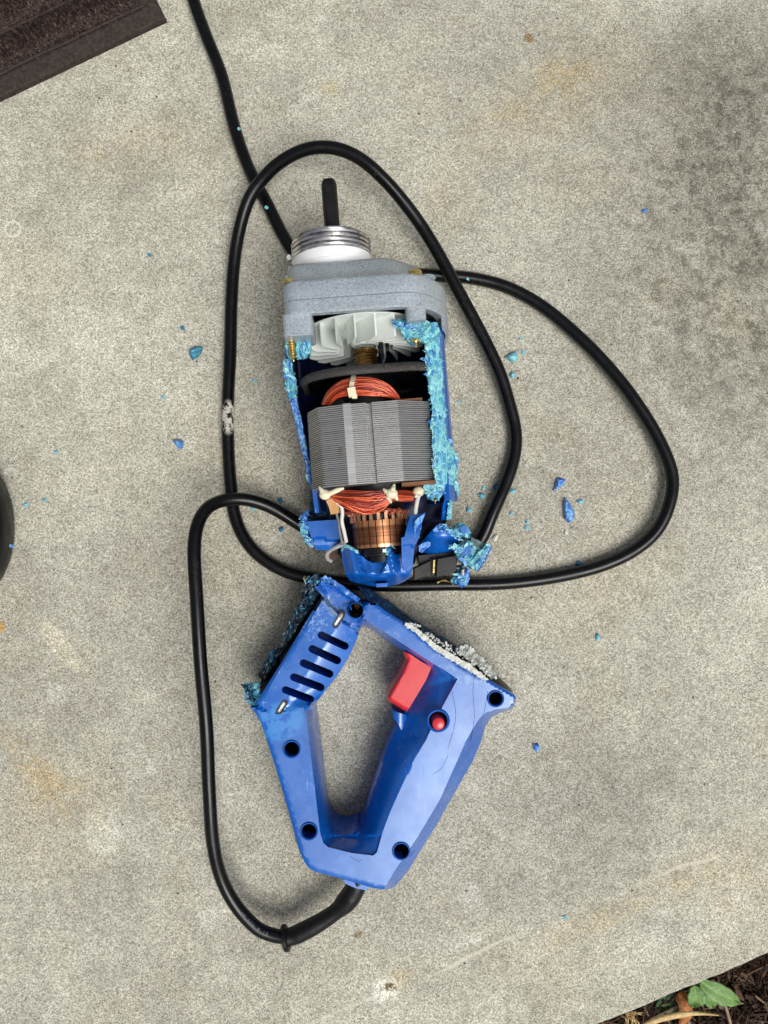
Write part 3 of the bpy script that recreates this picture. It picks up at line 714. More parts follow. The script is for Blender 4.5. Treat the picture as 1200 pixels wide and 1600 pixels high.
# threaded collar
CX, CZ = -17.2, 60.0
def lathe_y(prof, cx, cz, n=64, cap=False):
    return MB().loft([[Vector((cx + math.cos(2 * math.pi * k / n) * r_, y, cz + math.sin(2 * math.pi * k / n) * r_)) for k in range(n)] for y, r_ in prof], cap)
prof = [(112, 23.4), (117.5, 23.4)]
y = 117.8
for i in range(4): prof += [(y, 22.7), (y + .5, 24.6), (y + 1.7, 24.9), (y + 2.2, 23.0)]; y += 2.75
prof += [(y, 24.2), (y + .8, 24.0), (y + .9, 19.6), (y - 14, 18.5)]
pw = lathe_y([(103, 25.0), (107, 25.0), (111, 25.1), (111.4, 24.8), (112, 25.0), (117.4, 24.8), (117.8, 24.2), (117.8, 22)], CX, CZ)
recalc(pw.build('painted_band', M['whitepaint'], motor, FM, True))
recalc(lathe_y(prof, CX, CZ).build('threaded_collar', M['alu'], motor, FM, True, 30))
recalc(lathe_y([(y - 12, 4), (y - 11.8, 18.7), (y - 13, 18.7)], CX, CZ).build('seal', simple('red_brown_seal', srgb(110, 40, 34), .5), motor, FM, True))
# white paint drips at the left base of the collar
dm = MB()
for px, py, z, L_, dx, dy in ((452, 402, 60, 4, -.7, .3), (455, 418, 62, 9, -.5, 1), (450, 432, 70, 7, -.3, 1), (461, 409, 66, 5, -1, .3)):
    dm.tube([W(px, py, z), W(px + dx * L_ * .5, py + dy * L_ * .6, z - 1), W(px + dx * L_, py + dy * L_ * 1.2, z - 3)], [1.8, 1.3, .5], 8)
recalc(dm.build('paint_drip', M['whitepaint'], motor, FM))
# output shaft with keyway flats
m = MB(); P = []
for k in range(24):
    th = 2 * math.pi * k / 24; r_ = 4.9; P.append(Vector((math.cos(th) * r_, min(4.3, math.sin(th) * r_))))
m.loft([[Vector((-15.6 + p.x * s, y_, 60 + p.y * s)) for p in P] for y_, s in ((105, 1), (163, 1), (166.5, .97), (168.6, .8), (169.4, .45))])
recalc(m.build('output_shaft', M['shaft'], motor, FM, True, 30))

# fan
FX = -1.0
fan = recalc(lathe_y([(76.5, 7), (75.5, 22), (74.6, 34), (74.4, 36.6), (73.6, 36.6), (73.4, 34), (73.4, 20), (69, 10), (64, 8.5), (63.5, 7.2)], FX, AZ, 72).build('fan', M['fan'], motor, FM, True, 40))
bl = MB(); 
def fanblade():
    m = MB(); n = 7; vs = []
    for i in range(n):
        t = i / (n - 1); r_ = 17 + t * 18.6; off = -5 + 12 * t ** 1.2
        w0 = 73.6; w1 = 59.0 + (1 - t) * 2.5 + (t > .9) * 1.5
        for dd_ in (-.55, .55): vs += [Vector((off + dd_, w0, r_)), Vector((off + dd_, w1, r_))]
    fs = []
    for i in range(n - 1):
        a = i * 4; b = a + 4; fs += [(a, a + 1, b + 1, b), (a + 2, b + 2, b + 3, a + 3), (a + 1, a + 3, b + 3, b + 1), (a, b, b + 2, a + 2)]
    fs += [(0, 2, 3, 1), ((n - 1) * 4, (n - 1) * 4 + 1, (n - 1) * 4 + 3, (n - 1) * 4 + 2)]
    m.add(vs, fs); return m
fb = recalc(fanblade().build('fan_blade', M['fan'], fan, FM, True, 40)); NB = 19
fb.location = Vector((FX, 0, AZ)) * MM
for k in range(1, NB):
    o = fb.copy(); col.objects.link(o); o.parent = fan; o.rotation_euler = (0, 2 * math.pi * k / NB, 0)
# shaft of the rotor between fan and coils
pr = [(62, 5.5), (61, 7.2)]
for k in range(9): yy = 60.5 - k * 1.9; pr += [(yy, 7.0), (yy - .9, 7.2), (yy - 1.0, 6.85), (yy - 1.7, 6.85)]
pr += [(43, 6.6), (30, 6.6)]
recalc(lathe_y(pr, FX, AZ, 40).build('rotor_shaft', M['brassy'], motor, FM, True, 25))
m = MB()
for k in range(26):
    th = 2 * math.pi * k / 26; m.box((FX + math.cos(th) * 7.4, 59.9, AZ + math.sin(th) * 7.4), (.9, 2.0, .9), Matrix.Rotation(-th, 3, 'Y'))
m.build('splined_collar', M['brassy'], motor, FM, True)

# black air baffle
BF = roundpoly([(-44, 16), (34, 14), (41, 40), (40, 78), (30, 87), (-20, 88), (-42, 74)], [14, 12, 14, 14, 20, 26, 14])
m = MB(); m.loft([ringY(BF, y_, s_) for y_, s_ in ((39.4, .93), (39.0, .96), (39.4, .985), (41.5, 1.0), (43.5, .985), (44.6, .95), (44.8, .90), (41.0, .90))] + [ringY(BF, 39.4, .93)], False)
recalc(m.build('air_baffle', M['greypl'], motor, FM, True, 60))
m = MB(); m.loft([ringY(BF, y_, s_) for y_, s_ in ((41.5, .91), (41.5, .5), (43.5, .5), (43.5, .91), (41.5, .91))], False)
recalc(m.build('baffle_disc', M['dark'], motor, FM, True, 60))

# stator laminations
SP = [(-40, 62), (-38.5, 72), (-31.5, 87), (-17, 90.5), (-3.2, 90.5), (-2.8, 87.5), (-.4, 87.5), (0, 90.8), (15.5, 90.8), (34.5, 79), (37, 66), (37, 30), (22, 14), (-22, 14), (-40, 30)]
def stator(y0, y1):
    m = MB(); N = 40; p = (y1 - y0) / N; rings = []
    SV = [Vector(q) for q in SP]; c = Vector((-1, 52))
    for i in range(N):
        for yy, s in ((0, .955), (.06, 1.0), (.58, 1.0), (.66, .955)):
            j = 1 + (random.uniform(-.0018, .0018) if yy in (.1, .74) else 0)
            rings.append([Vector((c.x + (q.x - c.x) * s * j, y0 + (i + yy) * p, c.y + (q.y - c.y) * s * j)) for q in SV])
    m.loft(rings); return m
recalc(stator(-25.5, 21.8).build('stator_laminations', M['lam'], motor, FM, True, flat=True))
m = MB(); m.box((-14.3, -1.8, 90.35), (4.6, 47.0, .9)); m.build('weld_seam', M['lam'], motor, FM, True)
m = MB(); m.box((21, 22.2, 82), (18, .9, 8)); m.build('slot_liner', M['brown'], motor, FM, True)
# rotor body and dark depths
recalc(lathe_y([(46, 3), (44, 12), (36, 17), (30, 22), (28, 25), (-32, 25), (-34, 18), (-40, 15), (-41, 3)], FX, AZ, 48).build('rotor_core', M['dark'], motor, FM, True))

# coils
def strandset(name, curves, nst, r_, seed, mat=M['coil']):
    """wires blending between an outer and an inner pixel curve"""
    rr = random.Random(seed); m = MB(); A = resamp(spline(curves[0], 3), 26); B = resamp(spline(curves[1], 3), 26)
    for s in range(nst):
        t = rr.random(); ph = rr.uniform(0, 6.3); am = rr.uniform(0, .22); dz = rr.uniform(-2.2, 1.6); pts = []
        for i in range(26):
            k = i / 25; u_ = min(1, max(0, t + am * math.sin(k * 5 + ph)))
            q = [a + (b - a) * u_ for a, b in zip(A[i], B[i])]
            pts.append(W(q[0], q[1], q[2] + dz + 3.5 * math.sin(u_ * math.pi) ** .7))
        m.tube(pts, r_, 6)
    o = m.build(name, mat, motor, FM, angle=80); return tag(o, kind='stuff')
strandset('upper_coil', ([(503, 632, 76), (512, 612, 80), (530, 597, 83), (556, 590, 84), (586, 592, 84), (608, 602, 82), (622, 617, 79), (628, 630, 76)],
                         [(514, 634, 78), (526, 622, 83), (540, 618, 86), (556, 617, 87), (580, 618, 87), (598, 619, 85), (612, 622, 82), (620, 630, 78)]), 84, .42, 1)
strandset('lower_coil', ([(512, 769, 80), (528, 767, 83), (548, 767, 85), (575, 768, 86), (598, 767, 85), (612, 768, 83), (630, 766, 80), (646, 768, 76)],
                         [(518, 779, 79), (530, 788, 80), (548, 797, 81), (575, 803, 80), (598, 796, 81), (612, 783, 82), (630, 783, 78), (646, 782, 73)]), 100, .42, 2)
strandset('armature_winding', ([(535, 799, 60), (555, 796, 65), (580, 794, 68), (610, 794, 67), (636, 797, 61)], [(540, 805, 57), (558, 802, 62), (582, 800, 65), (608, 800, 64), (634, 804, 58)]), 26, .35, 3,
          simple('dull_copper', srgb(140, 62, 42), .4, .3, .5, .3, 400, .3))
m = MB(); rr = random.Random(8)
for i in range(12):
    x = 560 + i * 5 + rr.uniform(-2, 2); m.tube([W(x + rr.uniform(-14, 14), 796 + rr.uniform(-4, 3), 73), W(x, 801, 71), W(x + rr.uniform(-3, 3), 805, 69)], .22, 5)
tag(m.build('lead_wires', M['coil'], motor, FM), kind='stuff')
# black block painting the shade in the gap inside the upper coil
MB().add(*(lambda P: ([W(x, y_, 74) for x, y_ in P] + [W(x, y_, 60) for x, y_ in P], [tuple(range(len(P) - 1, -1, -1))] + [(i, (i + 1) % len(P), (i + 1) % len(P) + len(P), i + len(P)) for i in range(len(P))]))([(512, 633), (540, 616), (590, 616), (616, 624), (616, 634), (512, 638)])).build('coil_gap_shade', M['dark'], motor, FM)
# cable ties
def ribbonpath(m, pts, wd, th=.8):
    P = [Vector(W(*p)) for p in pts]; rings = []
    for i, p in enumerate(P):
        t = (P[min(i + 1, len(P) - 1)] - P[max(0, i - 1)]).normalized(); s = t.cross(Vector((0, 0, 1))).normalized(); u_ = s.cross(t)
        rings.append([p + s * wd / 2 + u_ * th / 2, p - s * wd / 2 + u_ * th / 2, p - s * wd / 2 - u_ * th / 2, p + s * wd / 2 - u_ * th / 2])
    m.loft(rings); return m
m = MB(); ribbonpath(m, [(553, 586, 80), (552, 590, 86), (550, 598, 90.5), (549, 606, 91.5), (549, 614, 91)], 2.6)
m.box(W(550, 613, 92.5), (4.6, 5.2, 3.2), Matrix.Rotation(.2, 3, 'Z')); m.box(W(554, 620, 91), (3, 2, 2))
recalc(m.build('cable_tie', M['cream'], motor, FM, angle=25))
def knot(px, py, z, tails, nm='tie_knot'):
    m = MB(); c = W(px, py, z); n = 12; rings = []
    for q in range(7):
        ph = math.pi * q / 6 - math.pi / 2; rings.append([c + Vector((math.cos(2 * math.pi * k / n) * 3.6 * max(.05, math.cos(ph)), math.sin(2 * math.pi * k / n) * 3.1 * max(.05, math.cos(ph)), math.sin(ph) * 2.6)) * (1 + .16 * nz((k * .8, q, px))) if False else c + Vector((math.cos(2 * math.pi * k / n) * 3.6 * max(.05, math.cos(ph)) * (1 + .3 * nz((k, q, px))), math.sin(2 * math.pi * k / n) * 3.1 * max(.05, math.cos(ph)), math.sin(ph) * 2.6)) for k in range(n)])
    m.loft(rings)
    for t in tails:
        m.tube([c] + [W(*p) for p in t], [2.0] + [1.5] * (len(t) - 1) + [.7], 8)
    return recalc(m.build(nm, M['cream'], motor, FM, angle=50))
knot(508, 773, 84, [[(503, 767, 85), (499, 761, 84)], [(518, 770, 86), (527, 766, 87), (537, 763, 86)]])
knot(612, 771, 89, [[(614, 764, 90), (616, 757, 88)], [(603, 768, 89), (599, 764, 88)], [(618, 776, 88), (621, 781, 86)], [(606, 777, 88), (611, 785, 84)]])
knot(654, 768, 78, [[(659, 767, 80)], [(649, 777, 80)]])
# insulation and wires at the lower end
m = MB(); m.box(FM.m @ Vector((24, -27.2, 79)), (20, 2.0, 14), Matrix.Rotation(mang, 3, 'Z')); m.build('end_insulation', M['brown'], motor, FM)
m = MB(); ribbonpath(m, [(516, 779, 82), (521, 790, 80), (524, 802, 74)], 5.6, .8); recalc(m.build('paper_tab', M['tan'], motor, FM))
def wire(pts, r_, mat, nm='wire', lb=None):
    o = recalc(MB().tube([W(*p) for p in spline(pts, 3)], r_, 10).build(nm, mat, motor, FM, angle=70))
    if lb: o['label'] = lb
    return o
wire([(526, 785, 80), (533, 791, 79), (535, 802, 77), (534, 814, 75), (537, 828, 72), (541, 846, 66)], 1.15, M['wirew'], lb='white wire running down beside the commutator')
wire([(525, 800, 74), (529, 815, 72), (531, 830, 70), (535, 850, 64)], .8, simple('grey_wire', srgb(120, 118, 114), .45), lb='thin grey wire')
wire([(538, 849, 58), (527, 854, 50), (517, 859, 40), (511, 866, 32), (512, 873, 28), (518, 877, 26)], 1.4, M['wirew'], lb='white wire bent into a hook at its cut end')
for q in range(4): wire([(512, 869, 29), (518, 867 + q * 1.1, 31), (524, 869 - q, 32), (530, 867 + q * .8, 34)], .3, M['copper'], 'wire_strand')
wire([(655, 772, 80), (652, 782, 76), (650, 793, 72), (649, 804, 66)], 1.3, M['wirew'], lb='white wire behind the tall blue shard')

# commutator
com = recalc(lathe_y([(-42.5, 5), (-42.6, 14.4), (-63.0, 14.4), (-63.2, 9)], FX, AZ, 48).build('commutator', M['dark'], motor, FM, True))
NBAR = 24
def bar():
    m = MB(); h = math.pi / NBAR * .86; vs = []
    prof_ = [(-46.5, 17.6), (-63.0, 17.6)]
    for y_ in (-46.2, -47.4, -61.6, -62.6):
        r_ = 16.7 if y_ in (-46.2, -47.4) else (16.2 if y_ == -61.6 else 15.9)
        vs += [Vector((math.sin(a) * rr2, y_, math.cos(a) * rr2)) for a, rr2 in ((-h, 14.2), (-h, r_), (0, r_ + .12), (h, r_), (h, 14.2))]
    m.loft([vs[i * 5:i * 5 + 5] for i in range(4)])
    m.box((0, -43.8, 17.0), (1.9, 5.4, 1.4)); m.box((0, -41.6, 18.1), (1.7, 1.5, 2.0))
    return m
def bar_metal():
    t = NT('worn_commutator_copper'); sp = t.n('ShaderNodeSeparateXYZ'); t.l(t.c, sp.inputs[0]); y_ = t.math('ADD', sp.outputs[1], 0.0)
    tr = t.math('MULTIPLY', t.mapr(y_, -.0492, -.0502), t.mapr(y_, -.0612, -.0602)); ln = t.mapr(t.noise(1, 2, .5, t.scale((30, 1900, 30))), .42, .58)
    c = t.mix(t.math('MULTIPLY', tr, .8), srgb(224, 158, 112), srgb(128, 80, 54)); c = t.mix(t.math('MULTIPLY', t.math('MULTIPLY', tr, ln), .5), c, srgb(62, 38, 28)); c = t.mix(t.mapr(y_, -.0462, -.0452, 0, .7), c, srgb(246, 206, 172))
    return t.fin(c, t.mapr(tr, 0, 1, .24, .36), None, .85, .5)
b0 = recalc(bar().build('bar', bar_metal(), com, FM, True, 25)); b0.location = Vector((FX, 0, AZ)) * MM
for k in range(1, NBAR): o = b0.copy(); col.objects.link(o); o.parent = com; o.rotation_euler = (0, 2 * math.pi * k / NBAR, 0)
recalc(lathe_y([(-62, 13.4), (-66, 13.4), (-66.5, 12), (-68, 12), (-68.5, 9), (-72, 9)], FX, AZ, 40).build('rear_bearing', M['dark'], motor, FM, True))
m = MB(); m.box(W(600.5, 860.5, 68), (2, 2, 1.6)); m.build('white_spot', M['whitepaint'], motor, FM)

# blue housing: lower half shell
def shell(y0, y1, a0, a1, R0=50, th=3.4, ny=40, na=60, jag=0, taper=0.0):
    m = MB(); out = []; inn = []
    for i in range(ny + 1):
        y_ = y0 + (y1 - y0) * i / ny
        l0 = a0(y_) if callable(a0) else a0; l1 = a1(y_) if callable(a1) else a1
        for j in range(na + 1):
            th_ = l0 + (l1 - l0) * j / na; r_ = R0 - taper * max(0, (i / ny - .5)) ** 2
            lf = 1.0 if math.cos(th_) > 0 else 1 - .19 * max(0.0, min(1.0, (38 - y_) / 62))
            out.append(Vector((AX + math.cos(th_) * r_ * lf, y_, AZ + math.sin(th_) * min(r_, 49.5)))); inn.append(Vector((AX + math.cos(th_) * (r_ - th) * lf, y_, AZ + math.sin(th_) * (r_ - th))))
    n = len(out); fs = []; q = na + 1
    for i in range(ny):
        for j in range(na): a = i * q + j; fs += [(a, a + 1, a + q + 1, a + q), (a + n, a + q + n, a + q + 1 + n, a + 1 + n)]
        for j in (0, na): a = i * q + j; fs.append((a, a + q, a + q + n, a + n))
    for j in range(na):
        for i in (0, ny): a = i * q + j; fs.append((a, a + 1, a + 1 + n, a + n))
    m.add(out + inn, fs); return m
lefta = lambda y_: -math.pi - R(2 + nz((y_ * .12, 1, 1)) * 4) + (R(12) * max(0, (-y_ + 10) / 50))
righta = lambda y_: R(31 + nz((y_ * .1, 4, 1)) * 3)
recalc(shell(67, -38, lefta, righta).build('motor_housing', M['blue'], motor, FM, True, 50))
_k = M['blue_in']; M['inside_shade'] = simple('shaded_blue_inside', srgb(12, 20, 62), .5, 0, .35, .4, 90, .2)  # blue plastic darkened to navy: shade inside the housing put into the colour
recalc(shell(70.5, -37, lambda y_: lefta(y_) + .03, lambda y_: righta(y_) - .03, R0=46.3, th=.8).build('housing_inside_shade', M['inside_shade'], motor, FM, True, 50))  # extra inner shell added to carry the painted shade
# inner ribs of the housing that show in the gap on the left
m = MB()
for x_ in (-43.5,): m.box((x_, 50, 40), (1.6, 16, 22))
m.build('inner_rib', M['inside_shade'], motor, FM, True)

# torn edges of the housing
def torn(name, A, B, zA, zB, mat='torn', lb=None, **k):
    o = recalc(ribbon(MB(), A, B, zA, zB, **k).build(name, M[mat], motor, FM, angle=28))
    if lb: o['label'] = lb
    return o
torn('torn_edge', [(664.5, 541), (665, 565), (670, 607), (675, 633), (675, 660), (676, 703), (679, 735), (680, 756)],
     [(687, 520), (688, 554), (692, 578), (692, 607), (696, 629), (696, 660), (699, 690), (700, 756)], 83, 79, nu=60, nv=6, amp=.6, jag=1.0, thick=4, seed=1, hump=1.2, lb='long shredded cyan edge along the right side')
torn('torn_edge', [(697, 684), (699, 700), (700, 730), (700, 757)], [(700, 685), (709, 697), (714, 716), (715, 744), (713, 758)], 79, 70, nu=34, nv=7, amp=.8, jag=1.0, thick=3, seed=2, hump=1.5, lb='cyan flap on the lower right of the housing')
torn('torn_edge', [(661, 754), (664, 765), (668, 778), (676, 783)], [(698, 752), (697, 760), (692, 770), (686, 782)], 80, 78, nu=22, nv=10, amp=.9, jag=1.1, thick=4, seed=3, lb='broken cyan lug at the bottom of the right edge')
torn('torn_edge', [(612, 500), (622, 510), (630, 522), (637, 533), (645, 538), (656, 533), (667, 536)], [(620, 499), (634, 498), (648, 498), (660, 499), (672, 503), (684, 511), (690, 520)], 90, 88, nu=36, nv=12, amp=.8, jag=.9, thick=4, seed=4, lb='triangular cyan flap over the right gearbox post')
torn('torn_edge', [(445, 530), (446, 540), (449, 556)], [(455, 527), (456, 538), (457, 556)], 86, 84, nu=16, nv=5, amp=.8, jag=1, thick=5, seed=5)
torn('torn_edge', [(461, 526), (462, 540), (463, 558), (470, 558)], [(484, 523), (485, 535), (485, 550), (478, 556)], 86, 84, nu=18, nv=9, amp=.9, jag=.9, thick=6, seed=6, lb='cyan broken boss under the left gearbox post')
torn('torn_edge', [(441, 562), (445, 580), (448, 605), (449, 622)], [(455, 560), (458, 580), (464, 606), (463, 621)], 66, 62, 'torn', nu=34, nv=6, amp=1.1, jag=1.4, thick=4, seed=7, lb='crumpled cyan edge on the upper left of the housing')
torn('torn_edge', [(452, 622), (462, 660), (472, 705), (482, 754)], [(462, 620), (472, 660), (479, 700), (486, 754)], [60, 56], [60, 56], 'torn_blue', nu=44, nv=5, amp=.5, jag=.8, thick=8, seed=8, lb='narrow blue edge down the left of the stator')
# outer wall piece lower right
m = MB(); ribbon(m, [(698, 756), (697, 772), (692, 790), (690, 812)], [(716, 756), (716, 772), (707, 786), (704, 812)], [66, 40], [62, 36], nu=20, nv=5, amp=.3, jag=.5, thick=12, seed=9); recalc(m.build('housing_shard', M['blue'], motor, FM))
torn('torn_edge', [(709, 757), (711, 770), (700, 786), (698, 812)], [(716, 756), (717, 772), (707, 788), (705, 812)], [68, 42], [66, 40], nu=26, nv=4, amp=.6, jag=.8, thick=3, seed=10)

# screws in the torn bosses
def screw(p0, p1, r_, lb):
    a, b = W(*p0), W(*p1); d = b - a; N = int(d.length / .5); pts = []; rad = []
    for i in range(N + 1): pts.append(a + d * i / N); rad.append((r_ if i % 3 == 0 else r_ * .72) * (1 if i < N - 5 else max(.25, (N - i) / 6)))
    o = recalc(MB().tube(pts, rad, 14).build('screw', M['brass'], motor, FM, angle=20)); o['label'] = lb
screw((454, 527, 88), (459, 565, 86), 2.5, 'exposed brass threaded screw in the left boss')
screw((649, 530, 92), (650, 542, 90), 1.7, 'brass screw tip under the right cyan flap')
m = MB(); c = W(649, 533, 91); m.box(c, (5.4, 1.6, 3)); m.build('screw_collar', M['brass'], motor, FM)
screw((680, 779, 80), (680, 787, 78), 1.2, 'small bright screw tip below the lower right lug')

# floor of the housing under the commutator, its shade painted in as navy
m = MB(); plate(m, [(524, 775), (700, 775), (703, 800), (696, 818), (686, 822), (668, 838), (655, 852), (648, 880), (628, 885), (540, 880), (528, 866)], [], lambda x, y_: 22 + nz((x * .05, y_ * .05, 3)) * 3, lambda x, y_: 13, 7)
o = recalc(m.build('housing_floor', M['inside_shade'], motor, FM, angle=40)); o['label'] = 'inside of the housing below the commutator, its shade painted dark blue'
# left lower brush box
m = MB(); plate(m, [(478, 815), (526, 812), (532, 844), (512, 860), (495, 859), (490, 851)], [], lambda x, y_: 50 - (y_ > 843) * 3 - max(0, y_ - 850) * .3, lambda x, y_: 14, 5, creases=[[(487, 843.5), (531, 842.5)]])
o = recalc(m.build('brush_housing', M['blue'], motor, FM, angle=25)); o['label'] = 'flat blue box left of the commutator'
m = MB(); plate(m, [(485, 765), (501, 766), (512, 779), (525, 802), (526, 811), (478, 813), (484, 794), (484, 785)], [], lambda x, y_: 34 + nz((x * .1, y_ * .1, 0)) * 5, lambda x, y_: 14, 5)
recalc(m.build('housing_shard', M['torn_dark'], motor, FM, angle=30))
torn('torn_edge', [(468, 807), (470, 822), (474, 838), (481, 852)], [(481, 795), (478, 816), (481, 837), (492, 846)], [50, 50], [53, 52], 'torn_blue', nu=26, nv=6, amp=1.0, jag=1.2, thick=14, seed=11)

# end cup round the rear bearing
CUP = [(532.5, 858), (536, 853), (540, 850), (549, 853), (559, 860), (563, 866), (568, 871), (574, 876), (580, 878), (587, 877), (593, 874), (599, 870), (604, 866), (603, 856), (605, 845), (611, 851), (619, 857), (624, 867), (628, 876), (640, 880), (645, 887), (641, 902), (633, 908), (625, 912), (605, 917), (580, 916), (555, 911), (546, 907), (540, 896), (535, 880)]
def cupz(x, y_):
    z = 66 - ((x - 590) / 52) ** 2 * 12
    if y_ > 896: z -= min(30, (y_ - 896) ** 1.25 * .8)
    e = ((x - 583) / 22) ** 2 + ((y_ - 868) / 34) ** 2
    if e < 1: z -= 7 * (1 - e) ** .5
    z += 2.2 * math.exp(-((x - 546 - (y_ - 860) * .22) / 3) ** 2) + 1.2 * math.exp(-((x - 580) / 4) ** 2) * (y_ < 900) + 3.0 * math.exp(-((x - 609 - (y_ - 860) * .2) / 4) ** 2) - 2.6 * math.exp(-((x - 621 - (y_ - 860) * .16) / 4.5) ** 2)
    return z
m = MB(); plate(m, CUP, [], cupz, lambda x, y_: max(18, cupz(x, y_) - 4) if y_ < 900 else 20, 3.0, floor=True); o = recalc(m.build('end_cup', M['blue'], motor, FM, angle=50)); o['label'] = 'blue fluted end cup below the commutator'
m = MB(); plate(m, [(588, 912), (606, 911), (605, 917), (588, 917.5)], [], lambda x, y_: 53, lambda x, y_: 40, 6); recalc(m.build('moulded_tab', M['blue'], motor, FM))
torn('torn_edge', [(533, 857), (540, 850), (550, 854), (560, 861)], [(534, 862), (541, 856), (551, 860), (560, 866)], 64, 65, 'torn', nu=16, nv=4, amp=.5, jag=.7, thick=3, seed=12)
torn('torn_edge', [(602, 866), (602, 856), (605, 844), (612, 851)], [(608, 868), (607, 858), (607, 852), (618, 858)], 68, 69, 'torn', nu=14, nv=4, amp=.5, jag=.6, thick=3, seed=13)
TS = [(627, 840), (632, 839), (636, 822), (641, 806), (652, 804), (665, 801), (659, 816), (656, 828), (655, 840), (648, 854), (646, 870), (645, 885), (640, 892), (632, 893), (628, 880)]
m = MB(); plate(m, TS, [], lambda x, y_: 72 - (y_ > 853) * 1.5 - max(0, 830 - y_) * .12, lambda x, y_: 50, 4, creases=[[(629, 853.5), (646, 853)]]); o = recalc(m.build('housing_shard', M['blue'], motor, FM, angle=25)); o['label'] = 'tall pointed blue shard right of the commutator'
torn('torn_edge', [(648, 814), (647, 826), (648, 840), (645, 854)], [(665, 801), (659, 817), (656, 838), (648, 854)], [73, 72], [71, 68], 'torn_blue', nu=22, nv=5, amp=.5, jag=.7, thick=3, seed=14)

# broken cluster on the right, with the black brush holder
m = MB(); plate(m, [(654, 852), (667, 838), (680, 823), (690, 817), (705, 826), (721, 836), (717, 846), (713, 860), (690, 864), (665, 866), (655, 862)], [], lambda x, y_: 46 - ((x - 690) / 30) ** 2 * 8 - max(0, y_ - 838) * .5, lambda x, y_: 26, 3.5)
o = recalc(m.build('housing_shard', M['blue'], motor, FM, angle=50)); o['label'] = 'curved blue plate above the black brush holder'
torn('torn_edge', [(676, 828), (688, 817), (704, 826), (721, 836)], [(682, 832), (692, 828), (704, 836), (717, 846)], 48, 48, 'torn_blue', nu=28, nv=5, amp=.8, jag=.8, thick=4, seed=15)
m = MB(); plate(m, [(654, 853), (660, 849), (668, 846), (673, 848), (672, 854), (665, 858), (660, 864), (655, 862)], [], lambda x, y_: 49, lambda x, y_: 42, 4); recalc(m.build('housing_shard', M['torn_blue'], motor, FM))
def chunk(name, out, z0, z1, mat, bump_=1.5, step=3.0, seed=0, lb=None):
    m = MB(); cx = sum(p[0] for p in out) / len(out); cy = sum(p[1] for p in out) / len(out)
    plate(m, out, [], lambda x, y_: z1 + nz((x * .13 + seed, y_ * .13, seed)) * bump_ * 2 + random.uniform(-.5, .5) * bump_ - dpoly(cx, cy, [(x, y_)] * 2) * .08, lambda x, y_: z0, step)
    o = recalc(m.build(name, M[mat], motor, FM, angle=25))
    if lb: o['label'] = lb
    return o
chunk('housing_shard', [(710, 821), (716, 817), (724, 817), (731, 823), (736, 832), (734, 841), (728, 840), (721, 836)], 30, 44, 'torn', 1.2, 3, 1)
m = MB(); plate(m, [(718, 824), (725, 821), (731, 826), (727, 834), (721, 834)], [], lambda x, y_: 47, lambda x, y_: 40, 3); recalc(m.build('housing_shard', M['blue'], motor, FM))
chunk('housing_shard', [(711, 857), (720, 849), (731, 843), (740, 850), (745, 857), (740, 868), (735, 877), (729, 884), (720, 878), (714, 870)], 26, 46, 'torn', 2.0, 3, 2, 'large shredded cyan chunk at the right of the brush holder')
m = MB(); plate(m, [(721, 862), (731, 852), (736, 853), (735, 862), (727, 870)], [], lambda x, y_: 48.5, lambda x, y_: 40, 3); recalc(m.build('housing_shard', M['blue'], motor, FM))
chunk('housing_shard', [(736, 839), (747, 844), (757, 850), (750, 860), (743, 870), (734, 874)], 22, 34, 'tie_gr', .6, 4, 3, 'grey green plate between the cyan chunks')
chunk('housing_shard', [(767, 852), (761, 848), (754, 857), (742, 870), (731, 883), (737, 889), (745, 891), (756, 873)], 20, 38, 'torn', 1.2, 3, 4, 'long cyan bar at the far right of the cluster')
m = MB(); ribbon(m, [(766, 853), (756, 873), (746, 891)], [(769, 856), (759, 876), (748, 893)], 32, 28, nu=12, nv=3, amp=.2, jag=.4, thick=8, seed=21); recalc(m.build('housing_shard', M['blue'], motor, FM))
m = MB(); plate(m, [(712, 893), (722, 889), (734, 889), (734, 903), (731, 913), (722, 919), (713, 912)], [], lambda x, y_: 36 - ((x - 723) / 12) ** 2 * 4 - max(0, y_ - 900) * .5, lambda x, y_: 18, 2.5)
o = recalc(m.build('housing_shard', M['torn_blue'], motor, FM, angle=40)); o['label'] = 'rounded blue lug at the bottom of the cluster'
chunk('housing_shard', [(704, 908), (708, 902), (712, 898), (714, 912), (709, 913)], 20, 30, 'torn', .8, 3, 6)
chunk('housing_shard', [(712, 888), (718, 883), (726, 882), (731, 889), (726, 895), (714, 896)], 26, 37, 'torn_dark', 1.0, 3, 7)
m = MB(); m.tube([W(723, 890, 39), W(723, 898, 38)], 1.0, 8); m.build('screw', M['silver'], motor, FM)
# shredded slivers over the cluster
m = MB()
splinters(m, [(688, 820), (720, 840)], 49, 12, 3, .4, 1, 4); splinters(m, [(712, 858), (745, 860), (730, 882)], 48, 22, 3.4, .4, 2, 6); splinters(m, [(745, 885), (765, 852)], 40, 12, 3, .4, 3, 4)
splinters(m, [(712, 824), (734, 838)], 46, 10, 3, .4, 4, 4); splinters(m, [(470, 808), (474, 838), (488, 852)], 54, 18, 3.4, .4, 5, 4)
splinters(m, [(664, 545), (675, 640), (680, 756)], 83, 22, 3.4, .35, 6, 2); splinters(m, [(690, 560), (696, 650), (700, 756)], 79, 16, 3.4, .35, 7, 3)
splinters(m, [(615, 503), (640, 530), (665, 533)], 90, 12, 3, .35, 8, 4); splinters(m, [(445, 565), (458, 618)], 66, 16, 3.4, .4, 9, 4)
tag(m.build('torn_sliver', M['torn'], motor, FM, flat=True), kind='stuff')
